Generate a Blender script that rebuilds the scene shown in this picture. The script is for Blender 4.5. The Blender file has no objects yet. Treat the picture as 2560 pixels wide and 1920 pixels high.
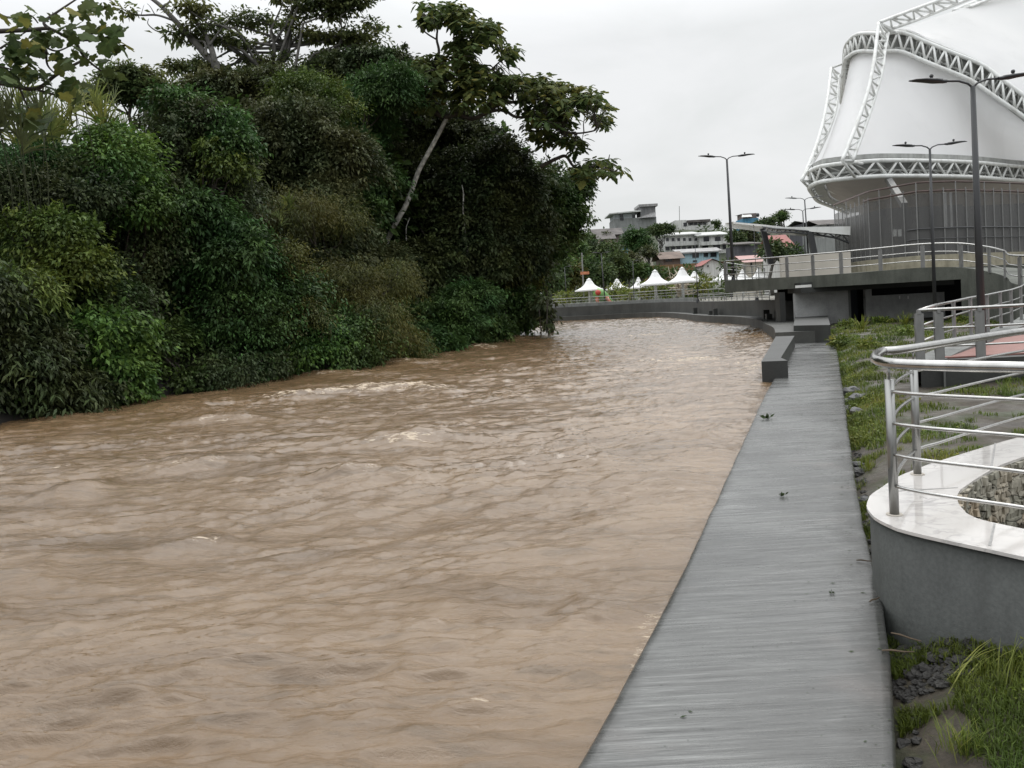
import bpy, math, random
import numpy as np
from mathutils import Vector, Matrix, Euler

# ------------------------------------------------------------------ camera, sky, sun, exposure
SC = bpy.context.scene
COL = SC.collection
F, PITCH, ROLL, SHIFT, EYE = 800.0, math.radians(2.0), math.radians(3.2), -0.05, 2.0
camd = bpy.data.cameras.new('camera')
cam = bpy.data.objects.new('camera', camd)
COL.objects.link(cam)
camd.sensor_width = 36.0
camd.lens = F / 1024 * 36.0
camd.shift_y = SHIFT
camd.clip_start = 0.05
camd.clip_end = 5000
ROT = Euler((math.pi / 2 - PITCH, 0, 0)).to_matrix() @ Matrix.Rotation(-ROLL, 3, 'Z')
cam.matrix_world = Matrix.Translation((0, 0, EYE)) @ ROT.to_4x4()
SC.camera = cam

SUN_EL, SUN_AZ = math.radians(58), math.radians(25)   # azimuth from +Y towards +X
world = bpy.data.worlds.new('World')
SC.world = world
world.use_nodes = True
wn, wl = world.node_tree.nodes, world.node_tree.links
wn.clear()
w_out = wn.new('ShaderNodeOutputWorld')
w_bg = wn.new('ShaderNodeBackground')
w_bg.inputs['Strength'].default_value = 0.1
sky = wn.new('ShaderNodeTexSky')
sky.sky_type = 'NISHITA'
sky.sun_disc = False
sky.sun_elevation = SUN_EL
sky.sun_rotation = SUN_AZ
sky.air_density = 2.0
sky.dust_density = 6.0
w_tc = wn.new('ShaderNodeTexCoord')
w_sep = wn.new('ShaderNodeSeparateXYZ')
wl.new(w_tc.outputs['Generated'], w_sep.inputs[0])
w_map = wn.new('ShaderNodeMapping')
w_map.inputs['Scale'].default_value = (1.0, 1.0, 2.6)
wl.new(w_tc.outputs['Generated'], w_map.inputs[0])
w_noise = wn.new('ShaderNodeTexNoise')
w_noise.inputs['Scale'].default_value = 2.6
w_noise.inputs['Detail'].default_value = 7
w_noise.inputs['Roughness'].default_value = 0.55
w_noise.inputs['Distortion'].default_value = 0.4
wl.new(w_map.outputs[0], w_noise.inputs['Vector'])
w_ramp = wn.new('ShaderNodeValToRGB')
w_ramp.color_ramp.elements[0].position = 0.34
w_ramp.color_ramp.elements[0].color = (0.815, 0.84, 0.85, 1)
w_ramp.color_ramp.elements[1].position = 0.60
w_ramp.color_ramp.elements[1].color = (0.925, 0.94, 0.96, 1)
wl.new(w_noise.outputs['Fac'], w_ramp.inputs[0])
# brighter overhead and ahead, unseen sky behind the viewer dimmed to shape the light
w_el = wn.new('ShaderNodeMapRange')
w_el.inputs[1].default_value = 0.30
w_el.inputs[2].default_value = 0.75
w_el.inputs[3].default_value = 9.6
w_el.inputs[4].default_value = 26.0
wl.new(w_sep.outputs['Z'], w_el.inputs[0])
w_az = wn.new('ShaderNodeMapRange')
w_az.inputs[1].default_value = -0.7
w_az.inputs[2].default_value = 0.25
w_az.inputs[3].default_value = 0.86
w_az.inputs[4].default_value = 1.0
wl.new(w_sep.outputs['Y'], w_az.inputs[0])
w_m1 = wn.new('ShaderNodeMath'); w_m1.operation = 'MULTIPLY'
wl.new(w_el.outputs[0], w_m1.inputs[0]); wl.new(w_az.outputs[0], w_m1.inputs[1])
w_cl = wn.new('ShaderNodeVectorMath'); w_cl.operation = 'SCALE'
wl.new(w_ramp.outputs[0], w_cl.inputs[0]); wl.new(w_m1.outputs[0], w_cl.inputs['Scale'])
w_mix = wn.new('ShaderNodeMix'); w_mix.data_type = 'RGBA'
w_mix.inputs[0].default_value = 0.94
wl.new(sky.outputs[0], w_mix.inputs[6]); wl.new(w_cl.outputs[0], w_mix.inputs[7])
wl.new(w_mix.outputs[2], w_bg.inputs['Color'])
wl.new(w_bg.outputs[0], w_out.inputs[0])

sund = bpy.data.lights.new('sun', 'SUN')
sund.energy = 0.7
sund.angle = math.radians(25)
sund.color = (1.0, 0.97, 0.92)
sun = bpy.data.objects.new('sun', sund)
COL.objects.link(sun)
sd = Vector((math.sin(SUN_AZ) * math.cos(SUN_EL), math.cos(SUN_AZ) * math.cos(SUN_EL), math.sin(SUN_EL)))
sun.rotation_euler = sd.to_track_quat('Z', 'Y').to_euler()

SC.view_settings.view_transform = 'Standard'
SC.view_settings.look = 'None'
SC.view_settings.exposure = 0.0
SC.view_settings.gamma = 1.0
SC.render.engine = 'CYCLES'
SC.cycles.max_bounces = 8
SC.cycles.transparent_max_bounces = 12
SC.cycles.use_denoising = True
SC.cycles.sample_clamp_indirect = 6.0

# ------------------------------------------------------------------ helpers
RNG = np.random.default_rng(11)
random.seed(5)

def ray(px, py):
    return ROT @ Vector(((px - 512) / F, (384 - py) / F + SHIFT * 1024 / F, -1.0))

def at(p, z=None, Y=None):
    """the point in the place that the photograph shows at pixel p: on the level z, or at distance Y"""
    d = ray(*p)
    t = (z - EYE) / d.z if z is not None else Y / d.y
    return Vector((d.x * t, d.y * t, EYE + d.z * t))

def Z1(x, y): return (768 + x * .11574, y * .11574)
def Z2(x, y): return (784 + x * .1085, 136 + y * .1085)
def Z3(x, y): return (520 + x * .1085, 192 + y * .1085)
def Z4(x, y): return (712 + x * .14105, 248 + y * .14105)
def Z5(x, y): return (824 + x * .09042, 400 + y * .09042)
def D_(x, y): return (x * .46293, y * .46293)

def perm_noise(seed):
    g = np.random.default_rng(seed)
    perm = g.permutation(256)
    perm = np.concatenate([perm, perm, perm])
    ang = g.random(256) * 2 * np.pi
    gx, gy = np.cos(ang), np.sin(ang)
    def n2(x, y):
        xi, yi = np.floor(x).astype(int), np.floor(y).astype(int)
        xf, yf = x - xi, y - yi
        xi &= 255; yi &= 255
        u = xf ** 3 * (xf * (xf * 6 - 15) + 10)
        v = yf ** 3 * (yf * (yf * 6 - 15) + 10)
        def gr(ix, iy, fx, fy):
            h = perm[perm[ix] + iy] & 255
            return gx[h] * fx + gy[h] * fy
        a = gr(xi, yi, xf, yf); b = gr(xi + 1, yi, xf - 1, yf)
        c = gr(xi, yi + 1, xf, yf - 1); d = gr(xi + 1, yi + 1, xf - 1, yf - 1)
        return (a + u * (b - a)) * (1 - v) + (c + u * (d - c)) * v
    return n2
NA, NB, NC = perm_noise(1), perm_noise(2), perm_noise(3)

def tag(o, label=None, cat=None, group=None, kind=None):
    if label: o['label'] = label
    if cat: o['category'] = cat
    if group: o['group'] = group
    if kind: o['kind'] = kind
    return o

def thing(name, label, cat, loc=(0, 0, 0), group=None, rz=0):
    o = bpy.data.objects.new(name, None)
    o.empty_display_size = 0.2
    COL.objects.link(o)
    o.location = loc
    o.rotation_euler = (0, 0, rz)
    return tag(o, label, cat, group)

def link_mesh(name, me, m, parent=None, smooth=False):
    o = bpy.data.objects.new(name, me)
    COL.objects.link(o)
    if m is not None: me.materials.append(m)
    if smooth: me.polygons.foreach_set('use_smooth', [True] * len(me.polygons))
    if parent is not None:
        o.parent = parent
        p = parent
        off = Vector(p.location)
        while p.parent is not None:
            p = p.parent
            off += Vector(p.location)
        o.location = -off           # vertices are written in world coordinates
    return o

class MB:
    """collects shapes and links them as one mesh object"""
    def __init__(s): s.v = []; s.f = []
    def add(s, vs, fs):
        b = len(s.v)
        s.v += [tuple(v) for v in vs]
        s.f += [tuple(i + b for i in f) for f in fs]
        return s
    def box(s, lo, hi):
        x0, y0, z0 = lo; x1, y1, z1 = hi
        return s.add([(x0, y0, z0), (x1, y0, z0), (x1, y1, z0), (x0, y1, z0), (x0, y0, z1), (x1, y0, z1), (x1, y1, z1), (x0, y1, z1)],
                     [(0, 3, 2, 1), (4, 5, 6, 7), (0, 1, 5, 4), (1, 2, 6, 5), (2, 3, 7, 6), (3, 0, 4, 7)])
    def bar(s, a, b, w, d, up=(0, 0, 1)):
        a, b = Vector(a), Vector(b)
        t = (b - a).normalized()
        up = Vector(up)
        if abs(t.dot(up)) > .95: up = Vector((0, 1, 0))
        sx = t.cross(up).normalized() * (w / 2)
        sy = sx.cross(t).normalized() * (d / 2)
        vs = [a - sx - sy, a + sx - sy, a + sx + sy, a - sx + sy, b - sx - sy, b + sx - sy, b + sx + sy, b - sx + sy]
        return s.add(vs, [(0, 1, 2, 3), (7, 6, 5, 4), (0, 4, 5, 1), (1, 5, 6, 2), (2, 6, 7, 3), (3, 7, 4, 0)])
    def tube(s, pts, r, n=6, cap=True):
        pts = [Vector(p) for p in pts]
        rs = r if isinstance(r, (list, tuple)) else [r] * len(pts)
        rings = []
        prev = None
        for i, p in enumerate(pts):
            t = (pts[min(i + 1, len(pts) - 1)] - pts[max(i - 1, 0)])
            t = t.normalized() if t.length > 1e-9 else Vector((0, 0, 1))
            if prev is None:
                a = Vector((0, 0, 1)) if abs(t.z) < .9 else Vector((1, 0, 0))
                u = t.cross(a).normalized()
            else:
                u = prev - t * prev.dot(t)
                u = u.normalized() if u.length > 1e-6 else t.orthogonal().normalized()
            prev = u
            w = t.cross(u)
            rings.append([p + (u * math.cos(2 * math.pi * k / n) + w * math.sin(2 * math.pi * k / n)) * rs[i] for k in range(n)])
        vs = [v for ring in rings for v in ring]
        fs = []
        for i in range(len(pts) - 1):
            for k in range(n):
                a, b = i * n + k, i * n + (k + 1) % n
                fs.append((a, b, b + n, a + n))
        if cap:
            fs.append(tuple(range(n - 1, -1, -1)))
            fs.append(tuple((len(pts) - 1) * n + k for k in range(n)))
        return s.add(vs, fs)
    def prism(s, poly, z0, z1):
        """poly: list of (x, y) or of 3-D points; z0 / z1 numbers or lists"""
        n = len(poly)
        zz0 = z0 if isinstance(z0, (list, tuple)) else [z0] * n
        zz1 = z1 if isinstance(z1, (list, tuple)) else [z1] * n
        vs = [(p[0], p[1], a) for p, a in zip(poly, zz0)] + [(p[0], p[1], a) for p, a in zip(poly, zz1)]
        fs = [tuple(range(n - 1, -1, -1)), tuple(range(n, 2 * n))]
        fs += [(i, (i + 1) % n, n + (i + 1) % n, n + i) for i in range(n)]
        return s.add(vs, fs)
    def strip(s, a, b):
        n = len(a)
        return s.add(list(a) + list(b), [(i, i + 1, n + i + 1, n + i) for i in range(n - 1)])
    def loft(s, rows, close=False):
        n = len(rows[0])
        vs = [v for r in rows for v in r]
        fs = []
        for j in range(len(rows) - 1):
            for i in range(n if close else n - 1):
                a, b = j * n + i, j * n + (i + 1) % n
                fs.append((a, b, b + n, a + n))
        return s.add(vs, fs)
    def lathe(s, c, prof, n=16, ang0=0.0):
        c = Vector(c)
        rows = [[c + Vector((r * math.cos(ang0 + 2 * math.pi * k / n), r * math.sin(ang0 + 2 * math.pi * k / n), z)) for k in range(n)] for r, z in prof]
        return s.loft(rows, True)
    def ball(s, c, r, n=10, sq=(1, 1, 1)):
        c = Vector(c)
        rows = []
        for j in range(n // 2 + 1):
            th = math.pi * j / (n // 2)
            rr, z = max(math.sin(th), 1e-3), math.cos(th)
            rows.append([c + Vector((rr * math.cos(2 * math.pi * k / n) * r * sq[0], rr * math.sin(2 * math.pi * k / n) * r * sq[1], z * r * sq[2])) for k in range(n)])
        return s.loft(rows, True)
    def build(s, name, m, parent=None, smooth=False):
        me = bpy.data.meshes.new(name)
        me.from_pydata(s.v, [], s.f)
        me.update()
        return link_mesh(name, me, m, parent, smooth)

def np_mesh(name, V, Q, m, parent=None, tint=None, k=4, smooth=False):
    me = bpy.data.meshes.new(name)
    V = np.asarray(V, dtype=np.float32); Q = np.asarray(Q, dtype=np.int32)
    me.vertices.add(len(V)); me.vertices.foreach_set('co', V.ravel())
    me.loops.add(Q.size); me.loops.foreach_set('vertex_index', Q.ravel())
    me.polygons.add(len(Q)); me.polygons.foreach_set('loop_start', np.arange(0, Q.size, k, dtype=np.int32))
    me.update(calc_edges=True)
    if tint is not None:
        a = me.attributes.new('tint', 'FLOAT', 'POINT')
        a.data.foreach_set('value', np.asarray(tint, dtype=np.float32))
    return link_mesh(name, me, m, parent, smooth)

def spline(pts, n=8):
    """Catmull-Rom through pts, n steps a span"""
    P = [Vector(p) for p in pts]
    out = []
    for i in range(len(P) - 1):
        p0, p1, p2, p3 = P[max(i - 1, 0)], P[i], P[i + 1], P[min(i + 2, len(P) - 1)]
        for k in range(n):
            t = k / n
            out.append(0.5 * ((2 * p1) + (p2 - p0) * t + (2 * p0 - 5 * p1 + 4 * p2 - p3) * t * t + (3 * p1 - p0 - 3 * p2 + p3) * t ** 3))
    out.append(P[-1].copy())
    return out

def resample(pts, n):
    P = [Vector(p) for p in pts]
    L = [0.0]
    for a, b in zip(P, P[1:]): L.append(L[-1] + (b - a).length)
    out = []
    j = 0
    for i in range(n):
        d = L[-1] * i / (n - 1)
        while j < len(P) - 2 and L[j + 1] < d: j += 1
        t = (d - L[j]) / max(L[j + 1] - L[j], 1e-9)
        out.append(P[j].lerp(P[j + 1], min(max(t, 0), 1)))
    return out

# ------------------------------------------------------------------ materials
class Mat:
    def __init__(s, name):
        s.m = bpy.data.materials.new(name)
        s.m.use_nodes = True
        s.n, s.l = s.m.node_tree.nodes, s.m.node_tree.links
        s.b = s.n['Principled BSDF']
        s.out = s.n['Material Output']
        s.tc = s.n.new('ShaderNodeTexCoord')
    def coord(s, scale=(1, 1, 1), rot=(0, 0, 0), obj=True):
        mp = s.n.new('ShaderNodeMapping')
        mp.inputs['Scale'].default_value = scale
        mp.inputs['Rotation'].default_value = rot
        s.l.new(s.tc.outputs['Object'], mp.inputs[0])
        return mp.outputs[0]
    def noise(s, scale, detail=4, rough=.55, vec=None, dist=0):
        t = s.n.new('ShaderNodeTexNoise')
        t.inputs['Scale'].default_value = scale; t.inputs['Detail'].default_value = detail
        t.inputs['Roughness'].default_value = rough; t.inputs['Distortion'].default_value = dist
        s.l.new(vec if vec is not None else s.tc.outputs['Object'], t.inputs['Vector'])
        return t.outputs['Fac']
    def ramp(s, fac, stops):
        r = s.n.new('ShaderNodeValToRGB')
        e = r.color_ramp.elements
        while len(e) < len(stops): e.new(0.5)
        for q, (p, c) in zip(e, stops):
            q.position = p
            q.color = (c, c, c, 1) if not isinstance(c, (tuple, list)) else (*c, 1)
        s.l.new(fac, r.inputs[0])
        return r.outputs[0]
    def mix(s, fac, a, b, mode='MIX'):
        x = s.n.new('ShaderNodeMix'); x.data_type = 'RGBA'; x.blend_type = mode
        for i, q in ((0, fac), (6, a), (7, b)):
            if isinstance(q, (int, float)): x.inputs[i].default_value = q
            elif isinstance(q, (tuple, list)): x.inputs[i].default_value = (*q, 1)
            else: s.l.new(q, x.inputs[i])
        return x.outputs[2]
    def math(s, op, a, b):
        x = s.n.new('ShaderNodeMath'); x.operation = op
        for i, q in ((0, a), (1, b)):
            if isinstance(q, (int, float)): x.inputs[i].default_value = q
            else: s.l.new(q, x.inputs[i])
        return x.outputs[0]
    def attr(s, name):
        a = s.n.new('ShaderNodeAttribute'); a.attribute_name = name
        return a.outputs['Fac']
    def set(s, **kw):
        for k, v in kw.items():
            k = {'color': 'Base Color', 'rough': 'Roughness', 'metal': 'Metallic', 'ior': 'IOR', 'spec': 'Specular IOR Level', 'coat': 'Coat Weight', 'alpha': 'Alpha'}[k]
            if isinstance(v, (int, float)): s.b.inputs[k].default_value = v
            elif isinstance(v, (tuple, list)): s.b.inputs[k].default_value = (*v, 1)
            else: s.l.new(v, s.b.inputs[k])
        return s
    def bump(s, h, strength=.3, dist=.02):
        b = s.n.new('ShaderNodeBump')
        b.inputs['Strength'].default_value = strength; b.inputs['Distance'].default_value = dist
        s.l.new(h, b.inputs['Height'])
        s.l.new(b.outputs[0], s.b.inputs['Normal'])
        return s

def sc(c, k): return tuple(min(1, x * k) for x in c)

def plain(name, c, rough=.5, var=.15, scale=3.0, metal=0.0, bump=0.0, dirt=None):
    q = Mat(name)
    col = q.ramp(q.noise(scale, 5), [(.3, sc(c, 1 - var)), (.7, sc(c, 1 + var))])
    if dirt:                                            # streaks of grime running down
        d = q.ramp(q.noise(1.0, 5, .6, q.coord((1.6, 1.6, .22))), [(.48, 0.0), (.72, 1.0)])
        col = q.mix(q.math('MULTIPLY', d, .75), col, dirt)
    q.set(color=col, rough=rough, metal=metal)
    if bump: q.bump(q.noise(scale * 12, 4), bump, .02)
    return q.m

def concrete(name, c, rough=.75, stain=(.05, .055, .05), amt=.6, scale=1.0):
    q = Mat(name)
    n1 = q.noise(1.2 * scale, 6, .65)
    col = q.ramp(n1, [(.25, sc(c, .65)), (.5, c), (.75, sc(c, 1.3))])
    fine = q.ramp(q.noise(28 * scale, 4), [(.35, .82), (.65, 1.12)])
    col = q.mix(1.0, col, fine, 'MULTIPLY')
    st = q.ramp(q.noise(1.0, 6, .65, q.coord((1.1 * scale, 1.1 * scale, .16 * scale)), .3), [(.45, 0.0), (.7, 1.0)])
    col = q.mix(q.math('MULTIPLY', st, amt), col, stain)
    q.set(color=col, rough=rough)
    q.bump(q.noise(20 * scale, 6, .7), .25, .02)
    return q.m

def leafmat(name, dark, mid, light, trans=.25, rough=.55, spec=.22):
    q = Mat(name)
    t = q.attr('tint')
    col = q.ramp(t, [(0.0, sc(dark, 1.9)), (.5, sc(mid, 2.0)), (1.0, sc(light, 1.75))])
    drift = q.ramp(q.noise(.55, 3, .6), [(.36, 0.0), (.62, 1.0)])
    lum = mid[1] * 1.4
    warm = q.mix(1.0, col, (1.25, 1.02, .72), 'MULTIPLY')
    cool = q.mix(1.0, col, (.92, 1.0, .80), 'MULTIPLY')
    col = q.mix(drift, cool, warm)
    col = q.mix(.6, col, q.ramp(q.noise(9, 3), [(.3, .6), (.7, 1.4)]), 'MULTIPLY')
    q.set(color=col, rough=rough, spec=spec)
    tr = q.n.new('ShaderNodeBsdfTranslucent')
    q.l.new(col, tr.inputs[0])
    mx = q.n.new('ShaderNodeMixShader'); mx.inputs[0].default_value = trans
    q.l.new(q.b.outputs[0], mx.inputs[1]); q.l.new(tr.outputs[0], mx.inputs[2])
    q.l.new(mx.outputs[0], q.out.inputs[0])
    return q.m

# wet broom-finished concrete of the wall walk
q = Mat('wet_walk_concrete')
wv = q.coord((.55, 12.0, 1.0), (0, 0, math.radians(-4)))
streak = q.noise(2.0, 8, .68, wv, .25)
fine = q.noise(9.0, 6, .7, q.coord((.5, 11.0, 1.0), (0, 0, math.radians(-4))))
big = q.noise(.40, 4, .5, q.coord((1, .8, 1), (0, 0, .4)), .6)
col = q.ramp(streak, [(.33, (.046, .0465, .045)), (.5, (.112, .114, .110)), (.67, (.20, .203, .197))])
col = q.mix(1.0, col, q.ramp(fine, [(.36, .62), (.64, 1.3)]), 'MULTIPLY')
damp = q.ramp(big, [(.46, 0.0), (.60, 1.0)])
col = q.mix(q.math('MULTIPLY', damp, .72), col, (.034, .035, .033))
edg = q.attr('tint')
edn = q.ramp(q.math('MULTIPLY', edg, q.ramp(q.noise(2.2, 6, .7), [(.3, .3), (.7, 1.5)])), [(.35, 0.0), (.8, 1.0)])
col = q.mix(q.math('MULTIPLY', edn, .7), col, (.022, .022, .019))
red = q.ramp(q.noise(.8, 4, .6), [(.58, 0.0), (.75, 1.0)])
col = q.mix(q.math('MULTIPLY', red, .18), col, (.25, .19, .165))
pit = q.ramp(q.noise(30, 3, .6, q.coord((.45, 1.3, 1))), [(.69, 0.0), (.73, 1.0)])
col = q.mix(q.math('MULTIPLY', pit, .8), col, (.05, .05, .048))
rr = q.ramp(q.noise(1.3, 6, .65, q.coord((.6, 2.6, 1.0))), [(.32, .10), (.68, .42)])
q.set(color=col, rough=rr, spec=.6, coat=q.math('MULTIPLY', damp, .18))
q.b.inputs['Coat Roughness'].default_value = .12
q.bump(q.mix(.5, streak, fine), .3, .015)
M_WALK = q.m

# muddy flood water
q = Mat('muddy_water')
foam = q.attr('tint')
wc = q.coord((.7, 2.3, 1.0), (0, 0, math.radians(12)))
silt = q.noise(.55, 6, .6, wc, .8)
col = q.ramp(silt, [(.27, (.108, .067, .033)), (.5, (.162, .105, .057)), (.75, (.215, .148, .088))])
fr = q.ramp(q.math('MULTIPLY', foam, q.ramp(q.noise(13.0, 8, .8, wc, .6), [(.42, .0), (.58, 1.3)])), [(.30, 0.0), (.46, 1.0)])
wave_shade_strk = q.ramp(q.noise(1.5, 8, .72, q.coord((.75, 4.4, 1.0), (0, 0, math.radians(10))), .7), [(.53, 0.0), (.62, 1.0)])  # silt streaks that also paint dark wave faces into the base colour
col = q.mix(q.math('MULTIPLY', wave_shade_strk, .6), col, (.095, .060, .028))
col = q.mix(fr, col, (.50, .41, .30))
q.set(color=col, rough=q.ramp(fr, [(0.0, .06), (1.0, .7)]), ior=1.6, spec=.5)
h1 = q.noise(2.3, 9, .66, wc, .6)
h2 = q.noise(4.6, 8, .74, wc, .5)
h3 = q.noise(24.0, 6, .7, wc, .6)
hh = q.math('ADD', q.math('ADD', q.math('MULTIPLY', h1, .8), q.math('MULTIPLY', h2, .5)), q.math('MULTIPLY', h3, .10))
q.bump(hh, .46, .075)
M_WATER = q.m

# marble slab of the planter rim
q = Mat('white_marble')
vein = q.ramp(q.noise(2.2, 7, .6, q.coord((1, 1.7, 1), (0, 0, .6)), 2.2), [(.44, 1.0), (.5, .0), (.56, 1.0)])
msk = q.ramp(q.noise(1.6, 3), [(.42, 0.0), (.62, 1.0)])
col = q.mix(q.math('MULTIPLY', q.math('SUBTRACT', 1.0, vein), msk), (.60, .572, .545), (.36, .345, .335))
q.set(color=col, rough=.06, coat=.3)
M_MARBLE = q.m

def steelmat(name, c, rough, metal):
    q = Mat(name)
    n = q.noise(14, 4, .6, q.coord((1, 1, .3)))
    q.set(color=q.ramp(n, [(.3, sc(c, .8)), (.7, sc(c, 1.1))]), rough=q.ramp(n, [(.3, rough * .8), (.7, rough * 1.4)]), metal=metal)
    return q.m
M_STEEL = steelmat('polished_steel', (.46, .455, .44), .15, .95)
M_GALV = steelmat('galvanised_steel', (.33, .33, .32), .32, .85)
M_POSTPLATE = steelmat('dull_steel_plate', (.24, .24, .235), .5, .5)

M_CONC = concrete('weathered_concrete', (.20, .205, .195))
M_CONC_DARK = concrete('dark_wet_concrete', (.030, .031, .029), .5)
M_CONC_DECK = concrete('mossy_deck_concrete', (.098, .104, .088), .8, (.030, .034, .026), .85)
M_RINGWALL = concrete('cement_render', (.056, .060, .056), .6, (.017, .018, .016), .8, 1.6)
M_PLASTER = concrete('grey_plaster', (.40, .405, .40), .85, (.16, .16, .155), .4)
M_FARWALL = concrete('river_wall_concrete', (.062, .063, .057), .6, (.028, .028, .025), .75, .7)
M_BEIGE = plain('beige_render', (.47, .435, .38), .85, .08, 1.2, 0, .1)
M_YELLOW = plain('yellow_stone_render', (.30, .275, .205), .9, .22, 2.5, 0, .6, (.15, .13, .08))
M_WHITE = plain('white_paint', (.72, .73, .71), .45, .05, 2.0, 0, 0, (.48, .47, .44))
M_DARKMETAL = plain('dark_grey_metal', (.030, .031, .033), .4, .1)
M_RUSTPIPE = plain('rust_red_pipe', (.075, .048, .042), .6, .2)
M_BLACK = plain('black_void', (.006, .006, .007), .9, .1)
M_BLUEDOOR = plain('dark_blue_door', (.010, .013, .022), .6, .15)
M_REDFLOOR = plain('red_paver', (.24, .105, .085), .45, .15, 8.0, 0, .2)
M_GUTTER = plain('grey_gutter_sheet', (.33, .335, .32), .6, .2, 1.5, 0, .2, (.17, .17, .155))
M_BARK_PALE = plain('pale_mottled_bark', (.46, .45, .41), .9, .6, 3.5, 0, .5, (.06, .06, .045))
M_BARK = plain('dark_bark', (.05, .042, .034), .9, .35, 4, 0, .5)
M_BARKGREY = plain('grey_bark', (.11, .105, .095), .9, .35, 4, 0, .5)
M_STALK = plain('cane_stalk', (.035, .042, .016), .8, .3, 6)
M_ROCK = plain('wet_dark_rock', (.055, .055, .056), .35, .45, 5, 0, .8)
M_STICK = plain('dead_stick', (.09, .065, .042), .9, .3, 8)

# woven membrane of the stadium cover
q = Mat('white_membrane')
pan = q.ramp(q.noise(.12, 4, .55, q.coord((1, 1, .6))), [(.3, (.80, .805, .81)), (.7, (.87, .87, .87))])
st = q.ramp(q.noise(1.0, 4, .6, q.coord((.35, .35, .05))), [(.55, 0.0), (.8, 1.0)])
col = q.mix(q.math('MULTIPLY', st, .18), pan, (.5, .5, .49))
q.set(color=col, rough=.55)
tr = q.n.new('ShaderNodeBsdfTranslucent'); q.l.new(col, tr.inputs[0])
mx = q.n.new('ShaderNodeMixShader'); mx.inputs[0].default_value = .42
q.l.new(q.b.outputs[0], mx.inputs[1]); q.l.new(tr.outputs[0], mx.inputs[2]); q.l.new(mx.outputs[0], q.out.inputs[0])
M_MEMB = q.m
M_SOFFIT = plain('beige_membrane', (.40, .365, .345), .7, .08, .5)  # underside membrane, pinkish beige instead of white
M_TENT = plain('tent_fabric', (.80, .80, .79), .5, .03, 1)

# expanded metal screen: dark sheet that lets about a third through
q = Mat('expanded_metal_screen')
col = q.ramp(q.noise(.8, 5, .6, q.coord((1, 1, .25))), [(.3, (.070, .069, .067)), (.7, (.120, .118, .114))])
q.set(color=col, rough=.7, metal=.2)
tp = q.n.new('ShaderNodeBsdfTransparent')
mx = q.n.new('ShaderNodeMixShader')
q.l.new(q.ramp(q.noise(1.5, 4, .6, q.coord((1, 1, .3))), [(.3, .60), (.7, .80)]), mx.inputs[0])
q.l.new(tp.outputs[0], mx.inputs[1]); q.l.new(q.b.outputs[0], mx.inputs[2]); q.l.new(mx.outputs[0], q.out.inputs[0])
M_SCREEN = q.m

# mud and short weeds
q = Mat('mud_and_weeds')
n = q.noise(1.1, 7, .65, None, .3)
col = q.ramp(n, [(.36, (.036, .028, .019)), (.5, (.055, .044, .030)), (.60, (.036, .042, .015)), (.74, (.034, .046, .012))])
col = q.mix(1.0, col, q.ramp(q.noise(22, 5, .7), [(.3, .6), (.7, 1.35)]), 'MULTIPLY')
q.set(color=col, rough=q.ramp(q.noise(1.7, 4), [(.35, .3), (.6, .85)]))
q.bump(q.noise(16, 8, .7), .7, .05)
M_MUD = q.m
M_BANK = plain('leaf_litter_soil', (.010, .008, .006), .95, .4, 2, 0, .6)
M_HILL = plain('hillside_scrub', (.032, .042, .018), .95, .45, .12, 0, .6)
M_PARK = plain('park_paving', (.22, .21, .18), .8, .2, .4)

# stacked stone lining
q = Mat('stacked_stone')
br = q.n.new('ShaderNodeTexVoronoi'); br.feature = 'DISTANCE_TO_EDGE'; br.inputs['Scale'].default_value = 4.5
q.l.new(q.coord((.75, .75, 1.25)), br.inputs['Vector'])
ce = q.n.new('ShaderNodeTexVoronoi'); ce.inputs['Scale'].default_value = 4.5
q.l.new(q.coord((.75, .75, 1.25)), ce.inputs['Vector'])
sepc = q.n.new('ShaderNodeSeparateColor'); q.l.new(ce.outputs['Color'], sepc.inputs[0])
stone = q.ramp(sepc.outputs[0], [(0, (.24, .23, .18)), (.5, (.34, .325, .27)), (1, (.40, .33, .24))])
stone = q.mix(1.0, stone, q.ramp(q.noise(30, 4), [(.3, .7), (.7, 1.2)]), 'MULTIPLY')
edge = q.ramp(br.outputs['Distance'], [(.005, 0.4), (.03, 1.0)])
q.set(color=q.mix(edge, (.05, .047, .04), stone), rough=.85)
q.bump(edge, .8, .02)
M_STONE = q.m

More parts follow.
